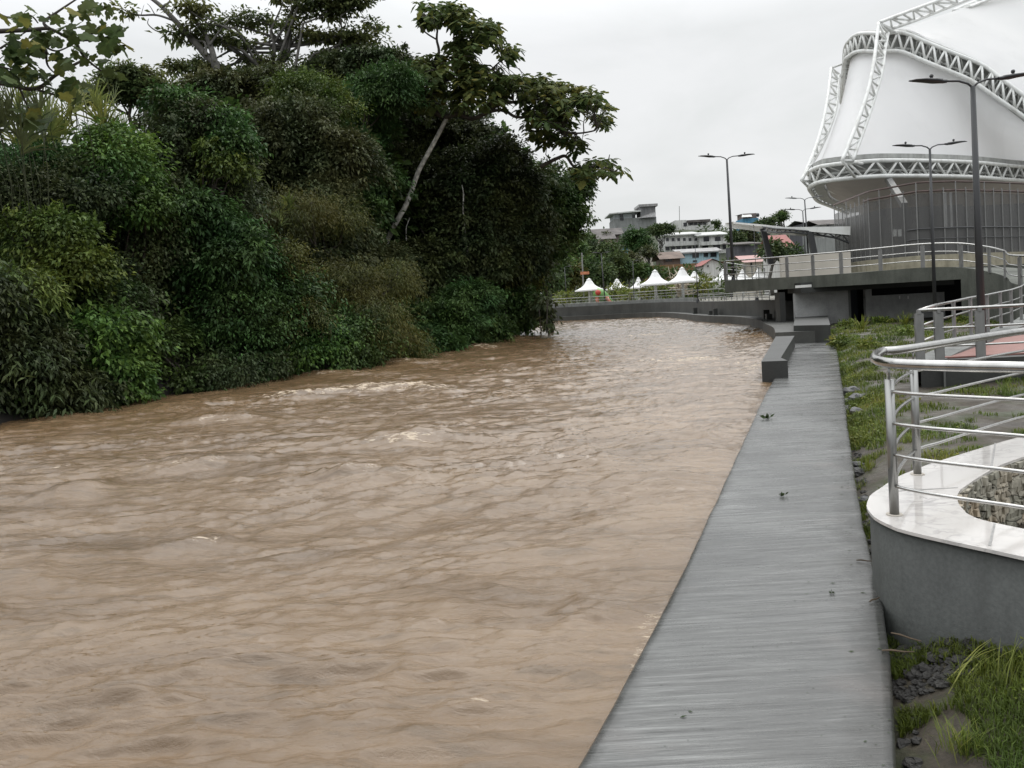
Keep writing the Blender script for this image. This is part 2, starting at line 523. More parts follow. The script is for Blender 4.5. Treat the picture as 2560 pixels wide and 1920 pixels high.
# foliage of each kind: own leaf colour, varied leaf by leaf
LM = {
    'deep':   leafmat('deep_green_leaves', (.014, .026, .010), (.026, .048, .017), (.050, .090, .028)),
    'ivy':    leafmat('dull_green_leaves', (.015, .022, .013), (.026, .037, .019), (.045, .066, .031)),
    'bright': leafmat('bright_green_leaves', (.017, .038, .012), (.032, .068, .020), (.065, .120, .030)),
    'yellow': leafmat('yellow_green_leaves', (.020, .036, .010), (.040, .064, .017), (.075, .105, .026)),
    'olive':  leafmat('olive_brown_leaves', (.019, .023, .008), (.036, .042, .013), (.062, .066, .020)),
    'brown':  leafmat('greyish_brown_leaves', (.017, .023, .012), (.031, .040, .021), (.050, .062, .034)),
    'blue':   leafmat('bluish_green_leaves', (.013, .029, .012), (.025, .053, .020), (.045, .095, .033)),
    'big':    leafmat('large_dull_leaves', (.022, .034, .015), (.038, .056, .024), (.085, .090, .030), .35, .7, .12),
    'open':   leafmat('open_crown_leaves', (.028, .040, .020), (.048, .062, .030), (.075, .095, .042), .5, .6, .2),
    'cane':   leafmat('cane_leaves', (.030, .044, .015), (.068, .090, .030), (.13, .15, .052)),
    'grass':  leafmat('grass_blades', (.024, .038, .008), (.052, .078, .016), (.115, .125, .034), .3),
    'hill':   leafmat('hill_tree_leaves', (.016, .028, .013), (.030, .050, .022), (.050, .075, .032)),
    'park':   leafmat('park_plant_leaves', (.035, .05, .012), (.07, .09, .02), (.12, .135, .035)),
}

# ------------------------------------------------------------------ foliage geometry
def unit(a): return a / np.maximum(np.linalg.norm(a, axis=1, keepdims=True), 1e-9)

def leaf_quads(C, D, N, L, W, droop=.15):
    S = unit(np.cross(D, N)); N = np.cross(S, D)
    L = L[:, None]; W = W[:, None]
    mid = C + D * L * .45
    V = np.stack([C, mid + S * W * .5 + N * W * .12, C + D * L - N * L * droop, mid - S * W * .5 + N * W * .12], 1)
    return V.reshape(-1, 3)

def blob_leaves(blobs, rng, clump=.5, per=26, dens=1.0, ll=.22, lw=.10, droop=.35, flat=.55, gap=.12, upbias=.9, inner=.55):
    """leaf clumps through the outer part of each ellipsoid (centre, radii)"""
    Vs, Ts = [], []
    for c, r in blobs:
        c = np.array(c); r = np.array(r)
        area = 4 * np.pi * (((r[0] * r[1]) ** 1.6 + (r[0] * r[2]) ** 1.6 + (r[1] * r[2]) ** 1.6) / 3) ** (1 / 1.6)
        n = max(6, int(area / (clump * clump) * 1.5 * dens))
        d = unit(rng.normal(size=(n, 3)))
        ph = rng.random(3) * 40
        lump = NA(d[:, 0] * 2.1 + ph[0], d[:, 2] * 2.1 + d[:, 1] * 1.3 + ph[1]) + .6 * NB(d[:, 0] * 4.3 + ph[2], d[:, 2] * 4.3 - d[:, 1] * 2.7)
        rad = (inner + (1.02 - inner) * rng.random(n) ** .55) * (1 + .55 * lump)
        keep = (NC(d[:, 0] * 3.3 + ph[1], d[:, 2] * 3.3 + d[:, 1] * 2 + ph[0]) > -.5 + gap)
        d, rad, lump = d[keep], rad[keep], lump[keep]
        n = len(d)
        P = c + d * rad[:, None] * r
        o = unit(d / r)
        ct = np.clip(.42 + .9 * NB(P[:, 0] * .55 + ph[0], P[:, 2] * .55 + P[:, 1] * .3) + rng.normal(size=n) * .15, 0, 1)
        m = per
        spr = rng.normal(size=(n, m, 3)) * clump * .5
        spr[:, :, 2] *= flat
        B = (P[:, None, :] + spr).reshape(-1, 3)
        O = np.repeat(o, m, 0)
        D = O * .55 + unit(spr.reshape(-1, 3)) * .8 + rng.normal(size=B.shape) * .35
        D[:, 2] -= droop
        D = unit(D)
        N = O * .45 + rng.normal(size=B.shape) * .42
        N[:, 2] += upbias
        N = unit(N)
        k = len(B)
        s = (.65 + .7 * rng.random(k))
        Vs.append(leaf_quads(B, D, N, ll * s, lw * s, .12 + droop * .2))
        t = np.clip(np.repeat(ct, m) + rng.normal(size=k) * .14, 0, 1)
        Ts.append(np.repeat(t, 4))
    V = np.concatenate(Vs); T = np.concatenate(Ts)
    return V, T

def spray_leaves(blobs, rng, per=9, ll=.2, lw=.09):
    """arching leafy twigs that stand out of the masses and droop"""
    Vs, Ts = [], []
    for c, r in blobs:
        c, r = np.array(c), np.array(r)
        for _ in range(per):
            d = unit(rng.normal(size=(1, 3)))[0]
            if d[2] < -.3: d[2] *= -1
            s0 = c + d * r * (.75 + .2 * rng.random())
            L = (.55 + .8 * rng.random()) * min(r.min(), 1.6)
            out = unit((d / r + rng.normal(size=3) * .25)[None])[0]
            m = int(10 + L * 22)
            t = rng.random(m) ** .7
            drp = .5 + .6 * rng.random()
            P = s0 + out * (t * L)[:, None]
            P[:, 2] -= drp * L * t ** 2 - .15 * L * t
            P += rng.normal(size=P.shape) * (.05 + .05 * L)
            side = np.cross(out, [0, 0, 1.0]); sgn = np.where(rng.random(m) < .5, -1, 1)
            D = out * .5 + side * sgn[:, None] * .7 + rng.normal(size=(m, 3)) * .3
            D[:, 2] -= .35 + .5 * t
            N = rng.normal(size=(m, 3)) * .35; N[:, 2] += 1
            k = .7 + .6 * rng.random(m)
            Vs.append(leaf_quads(P, unit(D), unit(N), ll * k, lw * k, .2))
            Ts.append(np.repeat(np.clip(.55 + rng.normal() * .25 + rng.normal(size=m) * .12, 0, 1), 4))
    return np.concatenate(Vs), np.concatenate(Ts)

def foliage(name, V, T, m, parent):
    return np_mesh(name, V, np.arange(len(V)).reshape(-1, 4), m, parent, T)

def wobble(a, b, n, amp, rng):
    a, b = np.array(a), np.array(b)
    L = np.linalg.norm(b - a)
    pts = []
    for i in range(n + 1):
        t = i / n
        off = rng.normal(size=3) * amp * L * math.sin(math.pi * t) if 0 < i < n else np.zeros(3)
        off[2] += .08 * L * math.sin(math.pi * t)
        pts.append(a + (b - a) * t + off)
    return pts

def px_blob(p, rpx, Y, ry=None):
    """ellipsoid at pixel p, half-sizes rpx in pixels, at distance Y"""
    c = at(p, Y=Y)
    k = Y / F
    rx, rz = rpx[0] * k, rpx[1] * k
    return (tuple(c), (rx, ry if ry else min(rx, rz) * .9 + .3, rz))

def tree(name, label, cat, kind, blobs, base, bark=None, tr=.14, seed=0, group=None, limbs=True, vines=None, nlimb=99, sprays=0, **kw):
    rng = np.random.default_rng(seed + 100)
    root = thing(name, label, cat, base, group)
    V, T = blob_leaves(blobs, rng, **kw)
    if sprays:
        V2, T2 = spray_leaves(blobs[:nlimb], rng, sprays, kw.get('ll', .2) * 1.1, kw.get('lw', .09) * 1.1)
        V, T = np.concatenate([V, V2]), np.concatenate([T, T2])
    if vines:
        for (top, length, w) in vines:
            k = int(length * 26)
            zz = rng.random(k) * length
            B = np.stack([top[0] + rng.normal(size=k) * w, top[1] + rng.normal(size=k) * w, top[2] - zz], 1)
            D = rng.normal(size=(k, 3)) * .6; D[:, 2] -= .8
            N = rng.normal(size=(k, 3)); N[:, 2] += .3
            ll_ = kw.get('ll', .2) * (.6 + .6 * rng.random(k))
            V = np.concatenate([V, leaf_quads(B, unit(D), unit(N), ll_, ll_ * .5)])
            T = np.concatenate([T, np.repeat(np.clip(.35 + rng.normal(size=k) * .2, 0, 1), 4)])
    foliage('crown', V, T, LM[kind], root)
    mb = MB()
    cs = sorted([b[0] for b in blobs], key=lambda c: c[2])
    top = cs[-1]
    stem = wobble(base, top, 6, .035, rng)
    mb.tube(stem, [tr * (1 - .12 * i) for i in range(len(stem))], 7)
    if limbs:
        for c, r in blobs[:nlimb]:
            s = stem[2 + int(rng.random() * 3)]
            for _ in range(3):
                e = np.array(c) + unit(rng.normal(size=(1, 3)))[0] * np.array(r) * .75
                w = wobble(s, e, 4, .07, rng)
                mb.tube(w, [tr * .42, tr * .34, tr * .26, tr * .17, tr * .08], 5)
    mb.build('trunk', bark or M_BARK, root, True)
    return root

# ------------------------------------------------------------------ the setting: ground, river, walk, banks, hill
WZ = -0.12                                                     # flood water level; the walk's top is z = 0

g = MB().add([(-900, -60, -3), (900, -60, -3), (900, 1500, -3), (-900, 1500, -3)], [(0, 1, 2, 3)]).build('ground', M_BANK)
tag(g, kind='structure')

# river surface: a swept fan of waves, finer near by
ny, nx = 1150, 700
yy = 1.2 * (115 / 1.2) ** (np.linspace(0, 1, ny))
uu = np.linspace(-.92, .46, nx)
Yg, Ug = np.meshgrid(yy, uu, indexing='ij')
Xg = Yg * Ug
a = math.radians(12)
fx, fy = Xg * math.cos(a) + Yg * math.sin(a), -Xg * math.sin(a) + Yg * math.cos(a)
wx, wy = fx + .7 * NA(fx * .35, fy * .5), fy + .7 * NB(fx * .3 + 9, fy * .45)
def ridge(n): return 1 - np.abs(n) * 2.2
far = np.clip((Yg - 8) / 30, 0, 1)
swell = .050 * NA(wx * .16, wy * .32) + .055 * NB(wx * .42 + 3, wy * .85)
chop = 1.55 * (.034 * ridge(NC(wx * .62, wy * 1.75)) + .022 * ridge(NA(wx * 1.5 + 5, wy * 3.6)) + .012 * NB(wx * 3.5, wy * 7.5) + .009 * NC(wx * 8, wy * 15))
patch = np.clip(.55 + 1.5 * NB(fx * .16 + 31, fy * .34 + 5) + .8 * NC(fx * .5, fy * 1.1), 0, 1.3)
finew = 1.7 * patch * (.016 * ridge(NA(wx * .9 + 7, wy * 4.6)) + .014 * NB(wx * 1.3 + 17, wy * 6.2 + .8 * NA(wx, wy)) + .011 * ridge(NC(wx * 2.1 + 2, wy * 9.5)) + .008 * NA(wx * 3.1 + 2, wy * 13.5)) + .009 * NB(wx * 4.2, wy * 15 + .6 * NA(wx * 2, wy * 2))
rough_zone = .75 + .75 * np.clip(NB(wx * .09 + 2, wy * .11 + 7) + .25, 0, 1) + .10 * far
Hg = swell * 1.25 + chop * rough_zone * 1.05 + finew
foam = np.clip((chop * rough_zone - .058) * 18, 0, 1) * np.clip(NB(wx * .22 + 4, wy * .35) * 2.2 - .12, 0, 1)
def breaker(p, w, d, h, fo=1.0):
    global Hg, foam
    c = at(p, z=WZ)
    dx, dy = Xg - c.x, Yg - c.y
    e = dx + .35 * NA(Xg * 1.7, Yg * 1.7), dy + .3 * NB(Xg * 1.2 + 5, Yg * 1.2)
    prof = np.exp(-(e[0] / w) ** 2) * np.where(e[1] > 0, np.exp(-(e[1] / (d * 2.2)) ** 2), np.exp(-(e[1] / d) ** 2))
    Hg = Hg + h * prof
    foam = np.clip(foam + fo * .72 * np.exp(-(e[0] / w) ** 2) * np.exp(-((e[1] + d * .2) / (d * 1.1)) ** 2) * np.clip(.55 + 1.6 * NC(Xg * 4, Yg * 6), 0, 1), 0, 1)
for args in [(D_(150, 1078), .5, .22, .16, .35), (D_(872, 966), .75, .35, .20, .8), (D_(765, 1045), .6, .22, .15, .5), (D_(820, 850), 1.2, .5, .22, 1.0),
             (D_(655, 862), .8, .4, .18, 1.0), (D_(930, 852), .5, .4, .16, .8), (D_(420, 1015), .9, .25, .12, .6), (D_(110, 1025), .6, .25, .10, .7),
             (D_(495, 915), .9, .4, .14, .7), (D_(1090, 738), 1.6, .9, .25, .9), (D_(1030, 756), 1.2, .8, .2, .8), (D_(440, 1185), .4, .12, .08, .7),
             (D_(1320, 1340), .16, .18, .04, .5), (D_(1035, 1525), .22, .06, .03, .5), (D_(700, 815), 1.0, .5, .15, .8), (D_(860, 790), 1.4, .6, .15, .7), (D_(380, 895), .8, .4, .1, .6)]:
    breaker(*args)
# frothy line where the current scrapes along the walk
_we = [at(p, z=0) for p in [D_(1215, 1730), D_(1350, 1470), D_(1545, 1085), D_(1662, 835), D_(1712, 748)]]
_lx = np.interp(Yg, [0] + [p.y for p in _we] + [31, 33, 200], [_we[0].x - .2] + [p.x for p in _we] + [_we[-1].x + .4, 300, 300])
_k = np.clip((Xg - _lx + .55) / .5, 0, 1)
Hg = Hg * (1 - .55 * _k); Hg = np.where(_k > .8, np.minimum(Hg, .085), Hg)
foam = np.clip(foam + .42 * np.exp(-((_lx - Xg - .05) / .10) ** 2) * np.clip(.3 + 1.7 * NC(Yg * 1.3, Xg * .4), 0, 1), 0, 1)
V = np.stack([Xg, Yg, WZ + Hg], -1).reshape(-1, 3)
ii = np.arange(ny * nx).reshape(ny, nx)
Q = np.stack([ii[:-1, :-1], ii[:-1, 1:], ii[1:, 1:], ii[1:, :-1]], -1).reshape(-1, 4)
_wl = [at(p, z=0) for p in [D_(1215, 1730), D_(1350, 1470), D_(1545, 1085), D_(1662, 835), D_(1712, 748)]]
lim = np.interp(Yg.ravel(), [0] + [p.y for p in _wl] + [31, 33, 200], [_wl[0].x - .2] + [p.x for p in _wl] + [_wl[-1].x + .4, 30, 30]) + .45
Q = Q[(Xg.ravel()[Q] < lim[Q]).all(axis=1)]
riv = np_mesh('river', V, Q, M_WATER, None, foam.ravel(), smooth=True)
tag(riv, kind='structure')

# the walk on top of the river wall
left = [D_(1215, 1730), D_(1250, 1659), D_(1350, 1470), D_(1450, 1283), D_(1545, 1085), D_(1612, 940), D_(1662, 835), D_(1712, 748)]
right = [D_(1950, 1730), D_(1938, 1659), D_(1928, 1480), D_(1914, 1355), D_(1890, 1240), D_(1855, 1080), D_(1831, 920), D_(1819, 830), D_(1801, 740)]
WL = [at(p, z=0) for p in left]; WR = [at(p, z=0) for p in right]
WL = [Vector((WL[0].x - .35, 1.5, 0))] + WL + [Vector((WL[-1].x + .5, 31.5, 0))]
WR = [Vector((WR[0].x - .1, 1.5, 0))] + WR + [Vector((WR[-1].x + .5, 31.5, 0))]
WLs, WRs = resample(spline(WL, 6), 90), resample(spline(WR, 6), 90)
for k, p in enumerate(WRs):                                    # a hand-cast edge
    p.x += .022 * float(NA(np.array([p.y * 1.9]), np.array([3.]))[0])
for k, p in enumerate(WLs):
    p.x += .014 * float(NB(np.array([p.y * 1.6]), np.array([8.]))[0])
def dn(p, d): return Vector((p.x, p.y, p.z + d))
cols = [0.0, .012, .04, .1, .2, .35, .5, .65, .8, .9, .96, .988, 1.0]
rowsW, tintW = [], []
for pl_, pr_ in zip(WLs, WRs):
    rowsW.append([dn(pl_, -1.6), dn(pl_, -.012)] + [pl_.lerp(pr_, c_) + Vector((0, 0, 0 if 0 < c_ < 1 else -.012)) for c_ in cols[1:-1]] + [dn(pr_, -.012), dn(pr_, -1.6)])
    tintW.append([.9, .9] + [max(.85 - c_ / .16, 1 - (1 - c_) / .32, 0) for c_ in cols[1:-1]] + [1, 1])
nW = len(rowsW[0])
ii = np.arange(len(rowsW) * nW).reshape(len(rowsW), nW)
walk = np_mesh('walkway', np.array([[tuple(v) for v in r] for r in rowsW]).reshape(-1, 3), np.stack([ii[:-1, :-1], ii[:-1, 1:], ii[1:, 1:], ii[1:, :-1]], -1).reshape(-1, 4), M_WALK, None, np.array(tintW).ravel())
tag(walk, kind='structure')

def walk_right_x(y):
    for a_, b_ in zip(WRs, WRs[1:]):
        if a_.y <= y <= b_.y: return a_.x + (b_.x - a_.x) * (y - a_.y) / max(b_.y - a_.y, 1e-6)
    return WRs[0].x if y < WRs[0].y else WRs[-1].x

# muddy ground between the walk and the ramps
ys = 0.6 * (38.7 / .6) ** np.linspace(0, 1, 220)
ts = np.linspace(0, 1, 150) ** 1.6
G = np.zeros((len(ys), len(ts), 3))
for i, y in enumerate(ys):
    x0 = walk_right_x(y) - .02 if y < 31 else max(walk_right_x(31), 12.2) + (y - 31) * .2
    G[i, :, 0] = x0 + ts * 34
    G[i, :, 1] = y
d = G[:, :, 0] - G[:, :1, 0]
GZ = -.26 + .20 * np.clip(d / .55, 0, 1) + .12 * np.clip(d / 3, 0, 1) + .05 * NA(G[:, :, 0] * .8, G[:, :, 1] * .8) + .022 * NB(G[:, :, 0] * 3.1, G[:, :, 1] * 3.1) + .009 * NC(G[:, :, 0] * 9, G[:, :, 1] * 9)
GZ += np.clip((G[:, :, 1] - 14) / 16, 0, 1) * .22
G[:, :, 2] = GZ
ii = np.arange(len(ys) * len(ts)).reshape(len(ys), len(ts))
Q = np.stack([ii[:-1, :-1], ii[:-1, 1:], ii[1:, 1:], ii[1:, :-1]], -1).reshape(-1, 4)
tag(np_mesh('muddy_ground', G.reshape(-1, 3), Q, M_MUD, smooth=True), kind='structure')
def gz(x, y):
    i = int(np.clip(np.searchsorted(ys, y), 0, len(ys) - 1))
    j = int(np.clip(np.searchsorted(G[i, :, 0], x), 0, len(ts) - 1))
    return float(G[i, j, 2])

# forested left bank
bankline = [Vector((-13.5, -2, 0)), Vector((-12.6, 10, 0))] + [at(D_(*p), z=WZ) for p in [(0, 925), (300, 868), (750, 806), (1000, 748), (1130, 722)]] + [Vector((1.6, 60, 0)), Vector((-6, 72, 0)), Vector((-40, 82, 0))]
BL = resample(bankline, 120)
rows = []
for dx, z in [(.5, -1.2), (-.4, -.05), (-1.6, .7), (-4, 2.0), (-9, 3.0), (-25, 3.6), (-70, 4.5)]:
    rows.append([Vector((p.x + dx, p.y - dx * .12, z + .25 * float(NA(np.array([p.y * .4 + dx]), np.array([dx * .7]))[0]))) for p in BL])
tag(MB().loft(rows).build('riverbank', M_BANK, None, True), kind='structure')

# plaza and park behind the far river wall, and the hill with the town on it
FW = [Vector((9.75, 29.65, 0)), Vector((11.1, 34, 0)), Vector((12.3, 39, 0))] + [at(Z3(*p), z=WZ) for p in [(2212, 1275), (2000, 1228), (1700, 1207)]]
FW += [Vector((14.5, 80, 0)), Vector((8.5, 84.5, 0)), Vector((0, 87, 0)), Vector((-14, 88.5, 0)), Vector((-42, 88, 0))]
FWs = resample(spline(FW, 10), 90)
mb = MB()
poly = [(p.x + 2.3, p.y + 1.7) for p in FWs if p.y > 47]
mb.prism([(260, 150), (260, 47.4), (16, 47.4)] + poly + [(-160, 95), (-160, 150)], -1.5, 1.25)
tag(mb.build('plaza', M_PARK), kind='structure')
hx = np.linspace(-420, 620, 130); hy = np.linspace(138, 760, 90)
HX, HY = np.meshgrid(hx, hy, indexing='xy')
def hill_z(x, y):
    x, y = np.asarray(x, float), np.asarray(y, float)
    t = np.clip((y - 140) / 175, 0, 1)
    s = t * t * (3 - 2 * t)
    k = 12.5 + 13.5 * np.clip(1 - np.abs(x - 65) / 190, 0, 1) ** .7
    return 1.0 + s * k + 2.2 * NA(x * .02, y * .02) * t + .02 * np.clip(y - 330, 0, 999)
V = np.stack([HX, HY, hill_z(HX, HY)], -1).reshape(-1, 3)
ii = np.arange(V.shape[0]).reshape(len(hy), len(hx))
Q = np.stack([ii[:-1, :-1], ii[:-1, 1:], ii[1:, 1:], ii[1:, :-1]], -1).reshape(-1, 4)
tag(np_mesh('hill', V, Q, M_HILL, smooth=True), kind='structure')

# ------------------------------------------------------------------ river walls on the far side
def wall_along(mb, pts, off0, off1, z0, z1):
    n = len(pts)
    nor = []
    for i in range(n):
        t = pts[min(i + 1, n - 1)] - pts[max(i - 1, 0)]
        nor.append(Vector((t.y, -t.x, 0)).normalized())
    A = [p + nor[i] * off0 for i, p in enumerate(pts)]
    B = [p + nor[i] * off1 for i, p in enumerate(pts)]
    f = lambda P, z: [Vector((p.x, p.y, z)) for p in P]
    mb.loft([f(A, z0), f(A, z1), f(B, z1), f(B, z0)])
    e = len(pts)
    for k in (0, e - 1):
        mb.add([(A[k].x, A[k].y, z0), (A[k].x, A[k].y, z1), (B[k].x, B[k].y, z1), (B[k].x, B[k].y, z0)], [(0, 1, 2, 3)])
    return A, B
rw = thing('river_wall', 'long stepped grey concrete retaining wall curving along the far side of the river', 'wall', tuple(FWs[45]))
mb = MB(); wall_along(mb, FWs, 0, 1.4, -1.6, .43); mb.build('lower_ledge', M_FARWALL, rw)
mb = MB(); wall_along(mb, [p for p in FWs if p.y > 39.5], .95, 1.45, -1.5, 1.42); mb.build('upper_wall', M_FARWALL, rw)
mb = MB(); wall_along(mb, FWs[34:], 1.46, 1.9, 1.0, 1.72); mb.build('parapet', M_CONC, rw)
for (pb, w, h, lab) in [(Z3(1318, 1142), .32, .5, 'small dark concrete block on the far wall ledge, leftmost and alone'), (Z3(1672, 1146), .34, .32, 'low dark concrete block on the wall ledge, left of a taller one'), (Z3(1765, 1138), .30, .48, 'taller dark concrete block on the wall ledge beside the low one'),
                        (Z4(390, 500), .34, .5, 'tall dark concrete block on the wall ledge nearest the deck column'), (Z4(433, 508), .3, .3, 'small dark concrete block right in front of the one nearest the deck column')]:
    p = at(pb, z=.434)
    bb = min(FWs, key=lambda q_: abs(q_.x / q_.y - p.x / p.y) + .004 * abs(q_.y - p.y))
    xx = bb.x + .45
    o = MB().prism([(xx, bb.y + .3), (xx + w, bb.y + .3), (xx + w, bb.y + .3 + w), (xx, bb.y + .3 + w)], .434, .434 + h).build('mooring_block', M_CONC_DARK)
    tag(o, lab, 'block', 'dark blocks on the river wall ledge')

# blocks that step out of the river at the end of the walk
p0, p1 = at(Z4(350, 805), z=.39), at(Z4(505, 800), z=.39)
q0, q1 = at(Z4(452, 627), z=.39), at(Z4(585, 622), z=.39)
lb = thing('river_ledge', 'dark concrete ledge block standing in the brown water beside the walk end', 'ledge', (p0.x, p0.y, WZ))
mb = MB().prism([(p0.x, p0.y), (p1.x + .1, p1.y), (p1.x + .25, p1.y + .9), (q1.x, q1.y), (q0.x, q0.y)], -1.6, .39)
mb.build('body', M_CONC_DARK, lb)
s0, s1 = at(Z4(578, 550), z=.64), at(Z4(838, 545), z=.64)
u0, u1 = at(Z4(590, 482), z=.64), at(Z4(820, 477), z=.64)
tag(MB().prism([(s0.x, s0.y), (s1.x, s1.y), (u1.x, u1.y), (u0.x, u0.y)], -.6, .64).build('concrete_step', M_CONC_DARK), 'wide dark concrete step block closing the far end of the walk', 'step')
# flat stone in front of it
rng = np.random.default_rng(3)
def rock(name, c, r, seed, m=None, parent=None, sq=(1, 1, .6)):
    g_ = np.random.default_rng(seed)
    mb = MB().ball((0, 0, 0), 1, 10)
    V = np.array(mb.v)
    o_ = g_.random(3) * 50
    k = 1 + .5 * NA(V[:, 0] * 1.4 + o_[0], V[:, 1] * 1.4 + V[:, 2] * 1.1 + o_[1]) + .25 * NB(V[:, 0] * 3.2 + o_[2], V[:, 1] * 3 - V[:, 2] * 2.4)
    V = V * k[:, None] * np.array(sq) * r
    a_ = g_.random() * 6.28
    R = np.array([[math.cos(a_), -math.sin(a_), 0], [math.sin(a_), math.cos(a_), 0], [0, 0, 1]])
    mb.v = [tuple(v) for v in (V @ R.T + np.array(c))]
    return mb.build(name, m or M_ROCK, parent)
p = at(Z4(735, 662), z=0.0)
tag(rock('flat_stone', (p.x, p.y - .2, .13), .62, 5, M_CONC, None, (1.25, .6, .30)), 'flat pale stone lying on the walk in front of the step', 'stone')

# ------------------------------------------------------------------ raised deck, curved ramp and the block under it
DECK = [at(Z3(1885, 815), Y=42)] + [at(Z2(x, y), Y=Y) for x, y, Y in [(20, 1302, 38.8), (260, 1287, 37.6), (525, 1271, 36.4), (885, 1243, 35.2), (1275, 1213, 34.0), (1625, 1211, 33.0), (1895, 1252, 31.6), (2050, 1300, 30.0), (2175, 1370, 27.4)]]
DECK += [Vector((18.4, 24.8, 1.55)), Vector((18.0, 22.4, 1.35))]
DS = spline(DECK, 8)
i_r = 6 * 8                                                   # where the ramp leaves the deck
dk = thing('raised_deck', 'mossy concrete viewing deck with a curving ramp over a grey block', 'deck', tuple(DECK[5]))
edge = DS[:i_r + 1]
zt = 2.58
mb = MB()
poly = [(p.x, p.y) for p in edge] + [(60, edge[-1].y + 1), (60, 80), (28, 80), (edge[0].x + 8.0, 60)]
mb.prism(poly, [zt - .56] * len(poly), [p.z for p in edge] + [zt] * 4)
mb.build('slab', M_CONC_DECK, dk)
rin = DS[i_r:]
rout = []
for i, p in enumerate(rin):
    t = rin[min(i + 1, len(rin) - 1)] - rin[max(i - 1, 0)]
    n_ = Vector((-t.y, t.x, 0)).normalized()
    rout.append(p + n_ * 1.7)
mb = MB()
mb.loft([[Vector((p.x, p.y, -.6)) for p in rin], [p + Vector((0, 0, -.003)) for p in rin], [p + Vector((0, 0, -.003)) for p in rout], [Vector((p.x, p.y, -.6)) for p in rout]])
mb.build('ramp', M_CONC_DECK, dk)
o = MB().bar(at(Z2(108, 1390), Y=37.55), at(Z2(250, 1380), Y=36.95), .09, .12).build('drain_pipe', M_WHITE, dk)
# wall block underneath
def X_(zx, Y): return at(Z2(zx, 1500), Y=Y).x
kb = thing('service_block', 'grey plastered service rooms with a dark doorway under the deck', 'building', (X_(600, 38.5), 38.5, 0))
YB = 38.5
zb = at(Z2(600, 1425), Y=YB).z
mb = MB()
mb.box((X_(100, YB), YB, -.5), (X_(592, YB), YB + .25, zb + .2))
mb.box((X_(752, YB), YB, -.5), (X_(1480, YB), YB + .25, at(Z2(1000, 1463), Y=YB).z))
mb.box((X_(752, YB), YB + .002, at(Z2(1000, 1463), Y=YB).z - .1), (X_(810, YB), YB + .248, zb + .2))
mb.build('wall', M_PLASTER, kb)
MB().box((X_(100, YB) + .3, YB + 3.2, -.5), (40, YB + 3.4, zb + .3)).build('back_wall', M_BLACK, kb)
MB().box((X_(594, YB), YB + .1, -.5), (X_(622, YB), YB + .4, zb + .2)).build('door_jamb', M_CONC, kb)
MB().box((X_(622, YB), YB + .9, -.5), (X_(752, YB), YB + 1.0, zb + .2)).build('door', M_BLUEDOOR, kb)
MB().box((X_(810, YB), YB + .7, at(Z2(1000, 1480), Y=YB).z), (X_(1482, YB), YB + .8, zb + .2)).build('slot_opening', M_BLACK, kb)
MB().box((X_(45, 37.6), 38.9, -1.0), (X_(98, 37.6), 39.6, zb + .1)).build('column', M_CONC_DARK, kb)
MB().box((X_(96, YB), YB - .9, zb + .02), (X_(1478, YB), YB + .9, zb + .5)).build('lintel', M_CONC_DARK, kb)
for k, (zx, zy) in enumerate([(1060, 1488), (1138, 1488)]):
    MB().box((X_(zx, YB), YB - .03, at(Z2(zx, zy + 14), Y=YB).z), (X_(zx + 9, YB), YB - .003, at(Z2(zx, zy - 14), Y=YB).z)).build('bracket', M_WHITE, kb)

# ------------------------------------------------------------------ railings
def railing(name, label, cat, base, height, post_at, levels, r_top=.03, r_mid=.018, post='plate', m_post=None, m_rail=None, group=None, cap=True):
    """base: floor line as points; posts at these fractions of its length"""
    m_post, m_rail = m_post or M_POSTPLATE, m_rail or M_STEEL
    root = thing(name, label, cat, tuple(base[len(base) // 2]), group)
    up = Vector((0, 0, 1))
    for i, h in enumerate(levels):
        MB().tube([p + up * h for p in base], r_top if i == 0 else r_mid, 8).build('top_rail' if i == 0 else 'middle_rail', m_rail, root, True)
    fine = resample(base, 400)
    for f_ in post_at:
        k = int(round(f_ * 399))
        p = fine[k]
        t = (fine[min(k + 2, 399)] - fine[max(k - 2, 0)]); t.z = 0; t.normalize()
        mb = MB()
        if post == 'plate':
            mb.bar(p - up * .02, p + up * (height - .06), .16, .05, t.cross(up))
            mb.tube([p + up * (height - .07), p + up * (height + .005)], .045, 8)
        else:
            mb.tube([p - up * .02, p + up * height], .022, 6)
        mb.build('post', m_post, root)
    return root
def fracs(line, pts):
    fine = resample(line, 400)
    return [min(range(400), key=lambda k: (fine[k].xy - p.xy).length) / 399 for p in pts]
dr = [p + Vector((.12 * 0, .12, 0)) for p in DS[:8 * 11 + 1]]
railing('deck_railing', 'steel railing with flat posts along the front edge of the raised deck', 'railing', dr, 1.0, fracs(dr, DECK[:11]), (1.0, .66, .30), .035, .022)
e0 = DECK[0]
side = [Vector((e0.x + .25, e0.y + .35, zt)), Vector((e0.x + 6.9, 57, zt))]
railing('deck_railing', 'short row of deck posts and rails running back from the deck corner toward the tents', 'railing', side, 1.0, [0, .2, .4, .6, .8, 1.0], (1.0, .66, .30), .035, .022)

